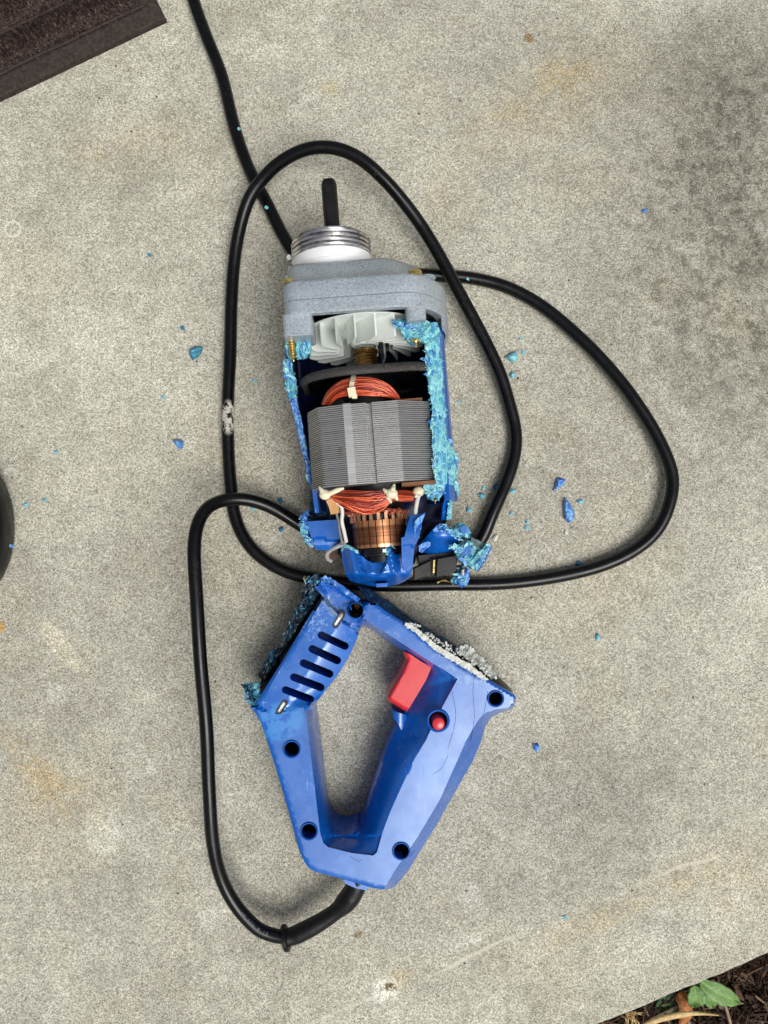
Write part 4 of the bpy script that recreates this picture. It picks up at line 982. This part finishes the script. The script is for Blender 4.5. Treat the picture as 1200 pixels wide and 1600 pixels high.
for mt, sd0, kk in (('torn', 50, 1.0), ('torn_blue', 70, .5)):
    m = MB()
    for j, (pth, z, n_, sz, sp) in enumerate((([(666, 545), (675, 640), (680, 756)], 83, 34, 5.5, 3), ([(703, 690), (712, 715), (713, 757)], 74, 16, 5, 3), ([(666, 764), (690, 768)], 80, 26, 4.5, 8), ([(620, 503), (650, 515), (680, 512)], 91, 36, 5, 9),
            ([(450, 530), (452, 555)], 87, 10, 3.5, 3), ([(473, 528), (474, 552)], 87, 18, 4.5, 7), ([(447, 565), (456, 618)], 67, 36, 5.5, 5), ([(458, 625), (484, 754)], 60, 14, 4, 3), ([(688, 822), (720, 840)], 49, 22, 4.5, 5), ([(712, 858), (728, 856), (732, 880)], 48, 40, 5.5, 9),
            ([(745, 885), (765, 852)], 39, 18, 5, 4), ([(714, 826), (732, 834)], 45, 14, 4, 5), ([(472, 806), (476, 836), (488, 852)], 53, 30, 4.5, 5), ([(714, 900), (730, 905)], 36, 10, 4, 6))):
        flakes(m, pth, z - .3, int(n_ * kk * .5), sz * 1.15, sd0 + j, sp * .85, .2)
    tag(m.build('torn_flake', M[mt], motor, FM, flat=True), kind='stuff')
# brush holder
def slabbox(name, quad, z0, z1, mat, lb=None):
    m = MB(); plate(m, quad, [], lambda x, y_: z1, lambda x, y_: z0, 50, inner_pts=False); o = recalc(m.build(name, M[mat], motor, FM, angle=20))
    b = o.modifiers.new('bev', 'BEVEL'); b.width = .0005; b.segments = 2; b.limit_method = 'ANGLE'
    if lb: o['label'] = lb
    return o
slabbox('brush_holder', [(683, 873), (715, 867), (713, 893), (681, 903)], 14, 37, 'blackpl', 'black plastic block right of the brass strip')
slabbox('carbon_brush', [(647, 888), (673, 876), (673, 898), (647, 907)], 16, 35, 'greypl')
slabbox('brush_holder', [(673, 872), (683, 872), (681, 903), (673, 900)], 14, 33, 'blackpl')
slabbox('brass_strip', [(677, 874), (680, 874), (679, 897), (676, 897)], 30, 36.5, 'brass')
slabbox('brush_holder', [(652, 868), (712, 862), (714, 870), (684, 872), (655, 884)], 12, 30, 'blackpl')
for q in range(5): wire([(683, 909 + q * .6, 14), (694, 908 - q * .5, 15), (703, 910, 16), (708, 912 + q * .4, 18)], .3, M['brass'], 'wire_strand')
# greasy fluff on the baffle
m = MB(); rr = random.Random(4)
for i in range(50):
    x = 600 + rr.random() * 62; y_ = 575 - (x - 600) * .03 + rr.uniform(-4, 5); th = rr.uniform(0, 6.3); m.tube([W(x, y_, 89), W(x + math.cos(th) * 2, y_ + math.sin(th) * 1.5, 91), W(x + math.cos(th + 1) * 4, y_ + math.sin(th + 1) * 2, 90)], .16, 4)
tag(m.build('lint', simple('grey_lint', srgb(104, 98, 90), .9), motor, FM), kind='stuff')

# ------------------------------------------------------------------ HANDLE
FH = Frame(W(600, 1170, 0)); handle = tag(empty('tool_handle', FH), 'broken off blue plastic D shaped tool handle with red trigger and vent slots', 'tool handle')
OUT = [(503, 930), (492, 918), (492, 908), (503, 904), (515, 907), (533, 917), (550, 929), (566, 938), (574, 936), (588, 944), (603, 955), (634, 975), (681, 1014), (725, 1042), (759, 1060), (785, 1075), (804, 1086), (807, 1092), (804, 1104), (796, 1110), (781, 1114), (768, 1121), (759, 1134), (751, 1160), (738, 1190), (721, 1220), (683, 1287), (640, 1357), (620, 1382), (612, 1388), (600, 1390), (580, 1387), (537, 1374), (492, 1362), (482, 1356), (475, 1346), (467, 1327), (450, 1265), (433, 1207), (417, 1157), (408, 1130), (400, 1116), (391, 1104), (400, 1098), (440, 1035), (470, 985)]
HOLE = [(566, 977), (575, 981), (603, 1000), (632, 1019), (660, 1037), (668, 1046), (658, 1064), (645, 1086), (636, 1104), (628, 1120), (617, 1141), (606, 1165), (597, 1190), (586, 1222), (577, 1250), (567, 1284), (561, 1295), (552, 1302), (542, 1305), (530, 1304), (519, 1298), (511, 1285), (507, 1270), (500, 1210), (494, 1160), (489, 1125), (488, 1104), (500, 1090), (513, 1073), (527, 1056), (537, 1040), (547, 1022), (556, 1002), (562, 985)]
def circ(x, y_, r_, n=20): return [(x + r_ * math.cos(2 * math.pi * k / n), y_ + r_ * math.sin(2 * math.pi * k / n)) for k in range(n)]
def slot(a, b, r_, n=7):
    th = math.atan2(b[1] - a[1], b[0] - a[0]); P = []
    for k in range(n): q = th - math.pi / 2 + math.pi * k / (n - 1); P.append((b[0] + r_ * math.cos(q), b[1] + r_ * math.sin(q)))
    for k in range(n): q = th + math.pi / 2 + math.pi * k / (n - 1); P.append((a[0] + r_ * math.cos(q), a[1] + r_ * math.sin(q)))
    return P
SLOTS = [slot((502, 992.5), (539, 1009.5), 6.0), (slot((488, 1014), (527, 1032), 6.2)), slot((474, 1036), (515, 1053), 6.2), slot((459, 1058), (501, 1074), 6.2), slot((446, 1078), (485, 1092.5), 6.0)]
SCREWS = [(556, 953.7, 12), (455.7, 1170.7, 12.3), (482.7, 1299, 12.3), (627, 1330, 12.3), (774.5, 1091.8, 11.4)]
BTN = (684.6, 1126, 15)
F_MAIN = [(391, 1104), (400, 1116), (408, 1130), (417, 1157), (433, 1207), (450, 1265), (467, 1327), (475, 1346), (482, 1356), (492, 1362), (537, 1374), (580, 1387), (600, 1390), (603, 1384), (617, 1360), (653, 1307), (687, 1250), (713, 1192), (727, 1160), (738, 1140), (748, 1124), (760, 1113), (776, 1108), (794, 1106), (804, 1100), (807, 1092), (804, 1086), (785, 1075), (759, 1060), (725, 1042), (681, 1014), (634, 975), (603, 955), (588, 944), (575, 941), (568, 950), (566, 966),
          (577, 972), (606, 991), (640, 1013), (677, 1037), (699, 1050), (715, 1061), (703, 1083), (690, 1107), (675, 1136), (666, 1156), (647, 1187), (627, 1230), (610, 1268), (598, 1300), (589, 1332), (583, 1337), (550, 1333), (513, 1324), (505, 1317), (500, 1300), (488, 1200), (479, 1124), (475, 1108), (489, 1100), (425, 1115)]
F_PAN = [(503, 931), (470, 985), (440, 1035), (400, 1098), (425, 1114), (448, 1100), (447, 1090), (462, 1073), (475, 1053), (490, 1032), (503, 1010), (516, 990), (527, 972), (530, 962), (516, 948)]
F_REC = [(503, 930), (492, 918), (492, 908), (503, 904), (515, 907), (550, 929), (562, 938), (566, 946), (563, 968), (545, 975), (530, 968), (530, 962), (516, 948)]
ZT = 51.0
def hz(x, y_):
    for F, z in ((F_PAN, ZT + .2), (F_MAIN, ZT - .0)):
        if inpoly(x, y_, F) or dpoly(x, y_, F) < .3: return z - (1.2 * max(0, 1 - dpoly(x, y_, OUT) / 3.5) if dpoly(x, y_, OUT) < 3.5 else 0)
    if inpoly(x, y_, F_REC): return ZT - .8 - 4.0 * max(0, min(1, (dpoly(x, y_, OUT) - 4) / 5)) * max(0, min(1, dpoly(x, y_, F_PAN) / 3))
    d = min(dpoly(x, y_, F_PAN), dpoly(x, y_, F_MAIN)); b = min(dpoly(x, y_, OUT), dpoly(x, y_, HOLE))
    t = d / (d + b + 1e-6)
    if x < 560 and y_ < 1106:      # curved vent side
        return ZT - .3 - 9 * t ** 1.25
    if y_ > 1306 and x < 600 and x > 500: return ZT - 1.5 - 16 * t ** 1.3
    drop = 19 if x > 560 else 14
    q_ = max(0, min(1, (1165 - y_) / 45)); step = .3 + 1.0 * q_ * q_ * (3 - 2 * q_) if x < 718 and y_ > 1040 else .3
    return ZT - step * min(1, d / 2.5) - drop * (t ** (1.12 + .5 * max(0, min(1, (y_ - 1150) / 50))) if x < 690 and y_ > 1060 and x > 560 and (x - 600) * .55 + (y_ - 1280) * .45 < 40 and dpoly(x, y_, HOLE) < dpoly(x, y_, OUT) else t ** 1.05)
def hbot(x, y_): return 12.0 if y_ < 960 else 3.0
def off(L, d):
    out = []
    for i, p in enumerate(L):
        a, b = L[max(0, i - 1)], L[min(len(L) - 1, i + 1)]; dx, dy = b[0] - a[0], b[1] - a[1]; l_ = math.hypot(dx, dy); out.append((p[0] - dy / l_ * d, p[1] + dx / l_ * d))
    return out
mh = MB()
plate(mh, OUT, [HOLE] + SLOTS + [circ(*s) for s in SCREWS] + [circ(*BTN)], hz, hbot, 4.0,
      creases=[F_MAIN[13:24], off(F_MAIN[13:24], 2.5), off(F_MAIN[13:24], -2.5), F_MAIN[37:60], off(F_MAIN[37:60], 2.5), off(F_MAIN[37:60], -2.5), F_PAN[5:15], off(F_PAN[5:13], 2.5), [(402, 1099), (425, 1113.5), (447, 1100.5)], [(505, 932), (516, 947)]], floor=False)
shellh = recalc(mh.build('shell', M['blue'], handle, FH, angle=28))
# closing underside
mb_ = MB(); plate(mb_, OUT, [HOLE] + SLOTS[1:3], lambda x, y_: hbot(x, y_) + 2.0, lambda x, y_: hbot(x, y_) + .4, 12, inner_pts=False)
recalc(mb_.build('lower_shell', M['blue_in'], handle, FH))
def hp(px, py): p = FH.loc(W(px, py, ZT)); return p.x, p.y
shellh.data.materials[0] = blue_plastic('scuffed_blue_plastic', [hp(438, 1128) + (17, 13, .2, srgb(60, 146, 216), 120, .42, .47, .5), hp(497, 965) + (18, 9, 1.0, srgb(150, 188, 236), 500, .50, .62, .6), hp(715, 1045) + (26, 9, -.6, srgb(120, 150, 205), 260, .45, .65, .5),
    hp(600, 980) + (14, 6, -.6, srgb(150, 172, 205), 180, .5, .65, .4), hp(515, 946) + (10, 3, -.8, srgb(120, 130, 128), 300, .35, .6, .9), hp(700, 1200) + (22, 30, 0, srgb(110, 145, 210), 90, .45, .75, .3), hp(560, 1355) + (36, 10, .1, srgb(115, 150, 215), 90, .4, .75, .3)])
# long shallow scratches
m = MB(); rr = random.Random(12)
for pts in ([(742, 1050), (739, 1080), (741, 1120), (735, 1160)], [(762, 1080), (757, 1110), (752, 1122)], [(705, 1075), (712, 1120), (700, 1170)], [(700, 1180), (690, 1200), (676, 1210)], [(548, 1338), (560, 1346), (566, 1343)], [(640, 1340), (648, 1328)], [(440, 1230), (446, 1240)]):
    m.tube([W(x, y_, ZT - .02) for x, y_ in spline(pts, 4)], .14, 4)
tag(m.build('scratch', simple('dirty_scratch', srgb(16, 46, 110), .6), handle, FH), kind='stuff')
# raised collars and sunk screws
def pxring(m, x, y_, r0, r1, z, h=.9, n=32):
    P = lambda r_, zz: [W(x + r_ * math.cos(2 * math.pi * k / n), y_ + r_ * math.sin(2 * math.pi * k / n), zz) for k in range(n)]
    m.loft([P(r0, z - 3), P(r0, z + h * .6), P((r0 + r1) / 2, z + h), P(r1, z + h * .4), P(r1, z - 1)], False); return m
for x, y_, r_ in SCREWS:
    o = recalc(pxring(MB(), x, y_, r_ - .6, r_ + 2.2, ZT - (3 if x == 556 else 0), 1.1).build('screw_collar', M['blue'], handle, FH))
    m = MB(); n = 20
    c = W(x, y_, 0); q = [Vector((math.cos(2 * math.pi * k / n), math.sin(2 * math.pi * k / n), 0)) for k in range(n)]
    rr_ = r_ / 2.46
    cc = W(x, y_, ZT); m.loft([[Vector((cc.x, cc.y, ZT - .6)) + v * rr_ * .98 for v in q], [Vector((cc.x, cc.y, 17)) + v * rr_ * .9 for v in q], [Vector((cc.x, cc.y, 15)) + v * .2 for v in q]], False)
    recalc(m.build('screw_hole', M['dark'], handle, FH))
    m = MB(); m.loft([[Vector((cc.x, cc.y, z_)) + v * r2 for v in q] for z_, r2 in ((16, 2.4), (18.5, 2.4), (19.3, 1.9), (19.4, .2))]); m.box((cc.x, cc.y, 19.4), (3.0, .6, .5)).box((cc.x, cc.y, 19.45), (.6, 3.0, .5))
    recalc(m.build('screw', M['brassy'], handle, FH))
o = pxring(MB(), BTN[0], BTN[1], 14.4, 18.6, ZT, 1.6).build('button_collar', M['blue'], handle, FH); recalc(o)
cc = W(684.6, 1126, ZT); m = MB(); q = [Vector((math.cos(k * .2618), math.sin(k * .2618), 0)) for k in range(24)]
m.loft([[Vector((cc.x, cc.y - 1, 34)) + v * 4.0 for v in q]] + [[Vector((cc.x, cc.y - 1 - .1 * i, ZT - 2 + i * .9)) + v * r2 for v in q] for i, r2 in ((0, 4.0), (4, 3.95), (5, 3.6), (5.6, 2.4), (5.8, .4))])
o = recalc(m.build('lock_button', M['red'], handle, FH)); o['label'] = 'round red lock button'
m = MB(); m.loft([[Vector((cc.x, cc.y, 34)) + v * 6.2 for v in q], [Vector((cc.x, cc.y, 33)) + v * .3 for v in q]]); m.build('button_well', M['dark'], handle, FH)
# trigger
TR = [(630, 1017), (642, 1023), (657, 1033), (674, 1043), (666, 1062), (652, 1086), (636, 1112), (627, 1108), (616, 1101), (607, 1096), (604, 1089), (608, 1080), (614, 1069), (624, 1053), (631, 1038), (634, 1030), (630, 1022)]
def trz(x, y_):
    d = dpoly(x, y_, TR[6:] + [TR[0]], False); return 40 - 5.0 * max(0, 1 - d / 6.5) ** 2
m = MB(); plate(m, TR, [], trz, lambda x, y_: 12, 2.5); o = recalc(m.build('trigger', M['red'], handle, FH, angle=40))
# small blue guard under the trigger
m = MB(); plate(m, [(613, 1108), (618, 1112), (634, 1117), (637, 1122), (630, 1136), (627, 1141), (622, 1130), (614, 1122)], [], lambda x, y_: 36 - ((x - 624) / 10) ** 2 * 2, lambda x, y_: 14, 3); o = recalc(m.build('trigger_guard', M['blue'], handle, FH, angle=40))
# metal tabs
for a, b, lb in (((524, 975), (533, 961), 'silver clip beside the top screw hole'), ((436, 1110), (443, 1099), 'silver clip at the lower corner of the vent panel')):
    P = []
    m = MB(); P = slot(a, b, 3.2); plate(m, P, [], lambda x, y_: ZT + 1.4 - dpoly(x, y_, [a, b], False) * .35, lambda x, y_: ZT - 5, 1.6); o = recalc(m.build('clip', M['silver'], handle, FH, angle=50)); o['label'] = lb
    m = MB(); P = slot((a[0], a[1] + 1.5), (b[0] + 1.5, b[1] - 1), 5.0); plate(m, P, [], lambda x, y_: ZT + .35, lambda x, y_: ZT - 5, 3, inner_pts=False); recalc(m.build('clip_seat', M['blackpl'], handle, FH))
# ridges in the recess
m = MB(); m.tube([W(530, 971, ZT - 2), W(557, 985, ZT - 2)], .5, 6).tube([W(536, 948, ZT - 2), W(546, 944, ZT - 2), W(549, 953, ZT - 2)], .5, 6); recalc(m.build('moulded_rib', M['blue'], handle, FH))
_W0 = W
def W(px, py, z=0.0): return _W0(px, py, z + (4.8 if z > 25 else 0))
# torn left side of the handle
def htorn(name, A, B, zA, zB, mat='torn_dark', lb=None, **k):
    o = recalc(ribbon(MB(), A, B, zA, zB, **k).build(name, M[mat], handle, FH, angle=28))
    if lb: o['label'] = lb
    return o
m = MB(); ribbon(m, [(478, 925), (455, 975), (425, 1030), (398, 1085), (390, 1098)], [(503, 932), (472, 985), (442, 1035), (408, 1085), (400, 1097)], 26, 30, nu=30, nv=4, amp=.5, jag=.6, thick=14, seed=30); recalc(m.build('inner_wall', M['dark'], handle, FH))
htorn('torn_edge', [(476, 918), (469, 940), (460, 962)], [(498, 926), (486, 948), (472, 968)], 38, 42, 'torn_dark', nu=26, nv=8, amp=1.6, jag=1.6, thick=5, seed=31, lb='dark teal shredded edge beside the vent panel top')
htorn('torn_edge', [(462, 955), (452, 975), (440, 1000), (436, 1010)], [(474, 966), (463, 984), (449, 1004), (444, 1012)], 34, 38, 'torn_dark', nu=24, nv=5, amp=1.0, jag=1.0, thick=4, seed=32)
htorn('torn_edge', [(434, 1008), (420, 1028), (409, 1047), (404, 1058)], [(444, 1014), (432, 1034), (420, 1052), (412, 1064)], 26, 30, 'torn_dark', nu=22, nv=6, amp=1.8, jag=2, thick=3, seed=33)
htorn('torn_edge', [(381, 1069), (384, 1080), (388, 1094), (392, 1104)], [(405, 1066), (405, 1076), (404, 1086), (400, 1098)], 38, 44, 'torn', nu=20, nv=8, amp=1.8, jag=1.8, thick=4, seed=34, lb='bright cyan torn corner at the far left')
htorn('torn_edge', [(476, 905), (478, 914), (484, 920)], [(497, 896), (499, 906), (498, 916)], 44, 45, 'torn_dark', nu=14, nv=8, amp=1.6, jag=1.6, thick=5, seed=35)
htorn('torn_edge', [(500, 903), (508, 900), (518, 903)], [(502, 911), (511, 910), (519, 912)], 47, 48, 'torn_blue', nu=12, nv=5, amp=.8, jag=.9, thick=3, seed=36)
htorn('torn_edge', [(519, 905), (535, 915), (550, 926), (563, 936)], [(517, 911), (531, 921), (545, 932), (558, 941)], 48, 47.5, 'blue', nu=24, nv=4, amp=.25, jag=.4, thick=3, seed=37)
m = MB()
splinters(m, [(478, 905), (470, 935), (455, 970), (440, 1000)], 38, 24, 4, .4, 21, 4); splinters(m, [(432, 1015), (405, 1060)], 26, 46, 8, .3, 22, 5)
tag(m.build('torn_sliver', M['torn_dark'], handle, FH, flat=True), kind='stuff')
m = MB(); splinters(m, [(385, 1070), (392, 1095)], 42, 34, 6, .4, 23, 6); splinters(m, [(480, 905), (495, 900)], 46, 14, 3.5, .4, 24, 5)
tag(m.build('torn_sliver', M['torn'], handle, FH, flat=True), kind='stuff')
for mt, sd0, kk in (('torn_dark', 150, .8), ('teal', 170, .22)):
    m = MB()
    for j, (pth, z, n_, sz, sp) in enumerate((([(485, 910), (478, 940), (460, 972), (444, 1006)], 40, 60, 5, 6), ([(436, 1012), (410, 1052)], 29, 30, 5, 6), ([(387, 1072), (396, 1098)], 43, 20 if mt == 'torn_dark' else 150, 5.5, 6), ([(482, 908), (500, 906)], 47, 24, 4.5, 5))):
        flakes(m, pth, z, int(n_ * kk), sz, sd0 + j, sp)
    tag(m.build('torn_flake', M[mt], handle, FH, flat=True), kind='stuff')
for x, y_, z in ((472, 934, 36), (477, 903, 44), (384, 1074, 42)):
    m = MB(); m.tube([W(x - 1.5, y_, z), W(x + 1.5, y_ + 1, z + .5)], [1.6, 1.2], 8); m.build('screw', M['brass'], handle, FH)
# dark flange and paste along the top arm
htorn('flange', [(557, 914), (575, 920), (605, 939), (634, 960), (666, 981), (700, 1000), (716, 1012)], [(572, 936), (588, 944), (604, 956), (634, 976), (665, 1000), (690, 1020), (712, 1034)], 32, 40, 'torn_dark', nu=60, nv=6, amp=.5, jag=.6, thick=16, seed=40, lb='dark broken flange along the top arm')
m = MB(); ribbon(m, [(716, 1012), (745, 1032), (775, 1055), (800, 1078)], [(712, 1034), (735, 1048), (765, 1062), (801, 1084)], 30, 38, nu=24, nv=4, amp=.3, jag=.5, thick=16, seed=41); recalc(m.build('flange', M['blackpl'], handle, FH))
htorn('grey_paste', [(634, 972), (650, 980), (681, 1006), (706, 1022), (736, 1038), (755, 1054), (764, 1062)], [(632, 978), (648, 988), (678, 1015), (702, 1030), (730, 1046), (750, 1060), (758, 1063)], 47.6, 47.4, 'paste', nu=80, nv=4, amp=.6, jag=1.1, thick=3, seed=42)
htorn('grey_paste', [(713, 1014), (722, 1009), (732, 1007), (740, 1015), (752, 1026), (763, 1036), (776, 1052)], [(714, 1020), (724, 1026), (736, 1034), (748, 1043), (758, 1052), (766, 1060), (777, 1060)], 40, 43, 'paste', nu=50, nv=8, amp=1.4, jag=1.4, thick=8, seed=43, lb='thick crumbling lump of grey white paste')
m = MB(); rr = random.Random(9)
for i in range(120):
    k = rr.random(); x = 640 + k * 130 + rr.uniform(-4, 4); y_ = 975 + k * 78 + rr.uniform(-5, 4); m.box(W(x, y_, 47 + rr.uniform(-2, 1)), (rr.uniform(.4, 1.4),) * 3, Matrix.Rotation(rr.uniform(0, 3), 3, 'X') @ Matrix.Rotation(rr.uniform(0, 3), 3, 'Z'))
tag(m.build('paste_crumbs', M['paste'], handle, FH, flat=True), kind='stuff')
W = _W0
# cord sleeve
SL = [(561, 1368, 24, 15.5), (556, 1385, 23, 15.5), (547, 1401, 22, 16), (537, 1413, 21, 15), (525, 1424, 20, 12.2), (508, 1436, 19, 12.6), (486, 1449, 18, 13.6), (464, 1460, 17, 13.6), (449, 1465, 17, 13.2)]
P = spline(SL, 3); m = MB(); m.tube([W(p[0], p[1], p[2]) for p in P], [p[3] / 2.34 * (1 + .03 * nz((i * .3, 2, 0))) for i, p in enumerate(P)], 24)
recalc(m.build('cord_sleeve', M['rubber'], handle, FH, angle=60))
a, b = W(449, 1465, 17), W(441, 1467, 17); d = (b - a).normalized(); m = MB()
m.tube([a - d * .5, a + d * .2, a + d * 2.2, a + d * 3.0], [7.6, 8.3, 8.3, 7.4], 28); recalc(m.build('sleeve_flange', M['rubber'], handle, FH, angle=40))
m = MB(); plate(m, [(536, 1374), (548, 1377), (577, 1385), (572, 1391), (556, 1388), (540, 1381)], [], lambda x, y_: 30, lambda x, y_: 18, 4); recalc(m.build('sleeve_socket', M['blue'], handle, FH))

# ------------------------------------------------------------------ plastic shards on the slab
GS = 'blue plastic shards scattered on the concrete'
def shard(out, mat, h, label, zb=0.2, step=2.2, bump_=.8):
    cx = sum(p[0] for p in out) / len(out); cy = sum(p[1] for p in out) / len(out); fr = Frame(W(cx, cy, zb)); sd_ = cx * .37
    m = MB(); plate(m, out, [], lambda x, y_: zb + h * (.45 + .55 * min(1, dpoly(x, y_, out) / 3)) + nz((x * .22 + sd_, y_ * .22, 0)) * bump_ * 1.5 + random.uniform(-.4, .4) * bump_, lambda x, y_: zb, step)
    o = recalc(m.build('plastic_shard', M[mat], None, fr, angle=25)); o.location = fr.o * MM
    return tag(o, label, 'plastic shard', GS)
def blob(px, py, r_, asp=1.3, rot=0.0, seed=0, n=9):
    rr = random.Random(seed + int(px)); P = []
    for k in range(n):
        th = 2 * math.pi * k / n; q = r_ * rr.uniform(.65, 1.15); x, y_ = math.cos(th) * q * asp, math.sin(th) * q; P.append((px + x * math.cos(rot) - y_ * math.sin(rot), py + x * math.sin(rot) + y_ * math.cos(rot)))
    return P
shard([(884, 777), (888, 783), (892, 790), (898, 800), (896, 812), (890, 817), (883, 811), (881, 800), (881, 787)], 'torn_blue', 5, 'largest teardrop shaped blue shard inside the right cord loop')
shard([(872, 746), (884, 749), (881, 757), (873, 762), (865, 766), (868, 756)], 'torn_blue', 3.5, 'pointed blue shard just above the teardrop shaped one')
shard([(790, 559), (797, 552), (805, 549), (810, 554), (808, 563), (800, 565)], 'torn', 4, 'pale cyan shard just right of the inner cord loop')
shard([(295, 546), (304, 541), (316, 541), (314, 551), (308, 558), (300, 562), (296, 555)], 'teal', 5, 'dark teal shard, largest one left of the cord')
shard([(269, 688), (277, 687), (285, 688), (287, 693), (282, 702), (276, 698)], 'torn_blue', 4.5, 'bright blue shard left of the cord, beside the white splash')
SM = [(801, 586, 5, 'torn', 'small round cyan shard below the pale cyan one'), (753, 775, 6, 'torn', 'cyan crumbled shard inside the loop, right of the housing'), (733, 797, 5.5, 'torn', 'cyan grey shard right above the broken cluster'),
      (838, 1168, 6, 'torn_blue', 'lone light blue chip right of the handle grip'), (934, 996, 4, 'torn', 'lone cyan chip below the right cord loop'), (1007, 329, 4, 'torn_blue', 'lone blue chip on the dark stained concrete at upper right'),
      (285, 512, 3.4, 'teal', 'tiny teal chip above the dark teal shard'), (255, 620, 3.2, 'torn', 'tiny cyan chip between the two large left shards'), (438, 781, 4.5, 'teal', 'dark blue chip on the upper side of the cord near the brush box'),
      (439, 827, 5, 'teal', 'dark blue chip on the lower side of the cord near the brush box'), (905, 881, 5.5, 'teal', 'dark blue chip against the lower part of the right loop'), (904, 894, 3, 'torn_blue', 'small blue chip just outside the lower right loop'),
      (801, 767, 4, 'torn', 'small cyan chip on the right edge of the inner cord loop'), (756, 762, 3.4, 'torn', 'thin pale chip above the cyan crumbled shard'), (775, 760, 5, 'teal', 'dark blue chip tucked left of the inner cord'),
      (799, 802, 3.4, 'torn', 'pale chip right of the inner cord bottom'), (824, 816, 3.6, 'torn', 'upper grey cyan crumb between the two loops'), (824, 825, 3, 'torn', 'lower grey cyan crumb between the two loops'),
      (885, 832, 3.8, 'paste', 'pale green crumb below the teardrop shaped shard'), (907, 783, 4, 'torn', 'faint cyan crumb right of the teardrop shaped shard'), (774, 841, 4.5, 'paste', 'pale green sliver right of the broken cluster'),
      (40, 788, 3.4, 'torn', 'tiny cyan crumb nearest the shoe'), (69, 782, 3.2, 'torn', 'second tiny cyan crumb right of the shoe'), (88, 706, 3.4, 'torn', 'tiny cyan crumb above and right of the shoe'), (814, 529, 3, 'torn', 'topmost tiny cyan crumb beside the inner loop'),
      (818, 550, 3.2, 'torn', 'crumb touching the right of the pale cyan shard'), (717, 628, 2.8, 'torn', 'tiny pale chip beside the blue wall of the housing'), (398, 595, 3, 'torn', 'tiny grey cyan chip inside the left of the loop'), (395, 796, 3.2, 'torn', 'tiny cyan chip below the left cord bend'),
      (233, 398, 3, 'teal', 'faint teal crumb far left on the slab'), (882, 1434, 3, 'torn', 'tiny cyan chip on the trowel line at lower right'), (822, 727, 3, 'paste', 'pale crumb right of the inner cord loop')]
for i, (x, y_, r_, mt, lb) in enumerate(SM): shard(blob(x, y_, r_ * .95, random.uniform(1.0, 1.5), random.uniform(0, 3), i), mt, r_ * .42, lb, step=1.8, bump_=.35)
shard(blob(373, 201, 2.6, 1.2, .5, 91), 'torn', 1, 'tiny cyan flake resting on the top of the upper cord', zb=8.8, bump_=.2)
shard(blob(416, 324, 3, 1.2, .5, 92), 'torn', 1, 'cyan flake resting on the cord below the crossing', zb=8.8, bump_=.2)
shard(blob(731, 436, 2.2, 1.4, .5, 93), 'torn', 1, 'cyan flake resting on the cord right of the gearbox', zb=8.8, bump_=.2)
shard(blob(18, 853, 3.4, 1.0, .5, 94), 'torn_blue', 1, 'small blue chip resting on the edge of the shoe', zb=26, bump_=.2)
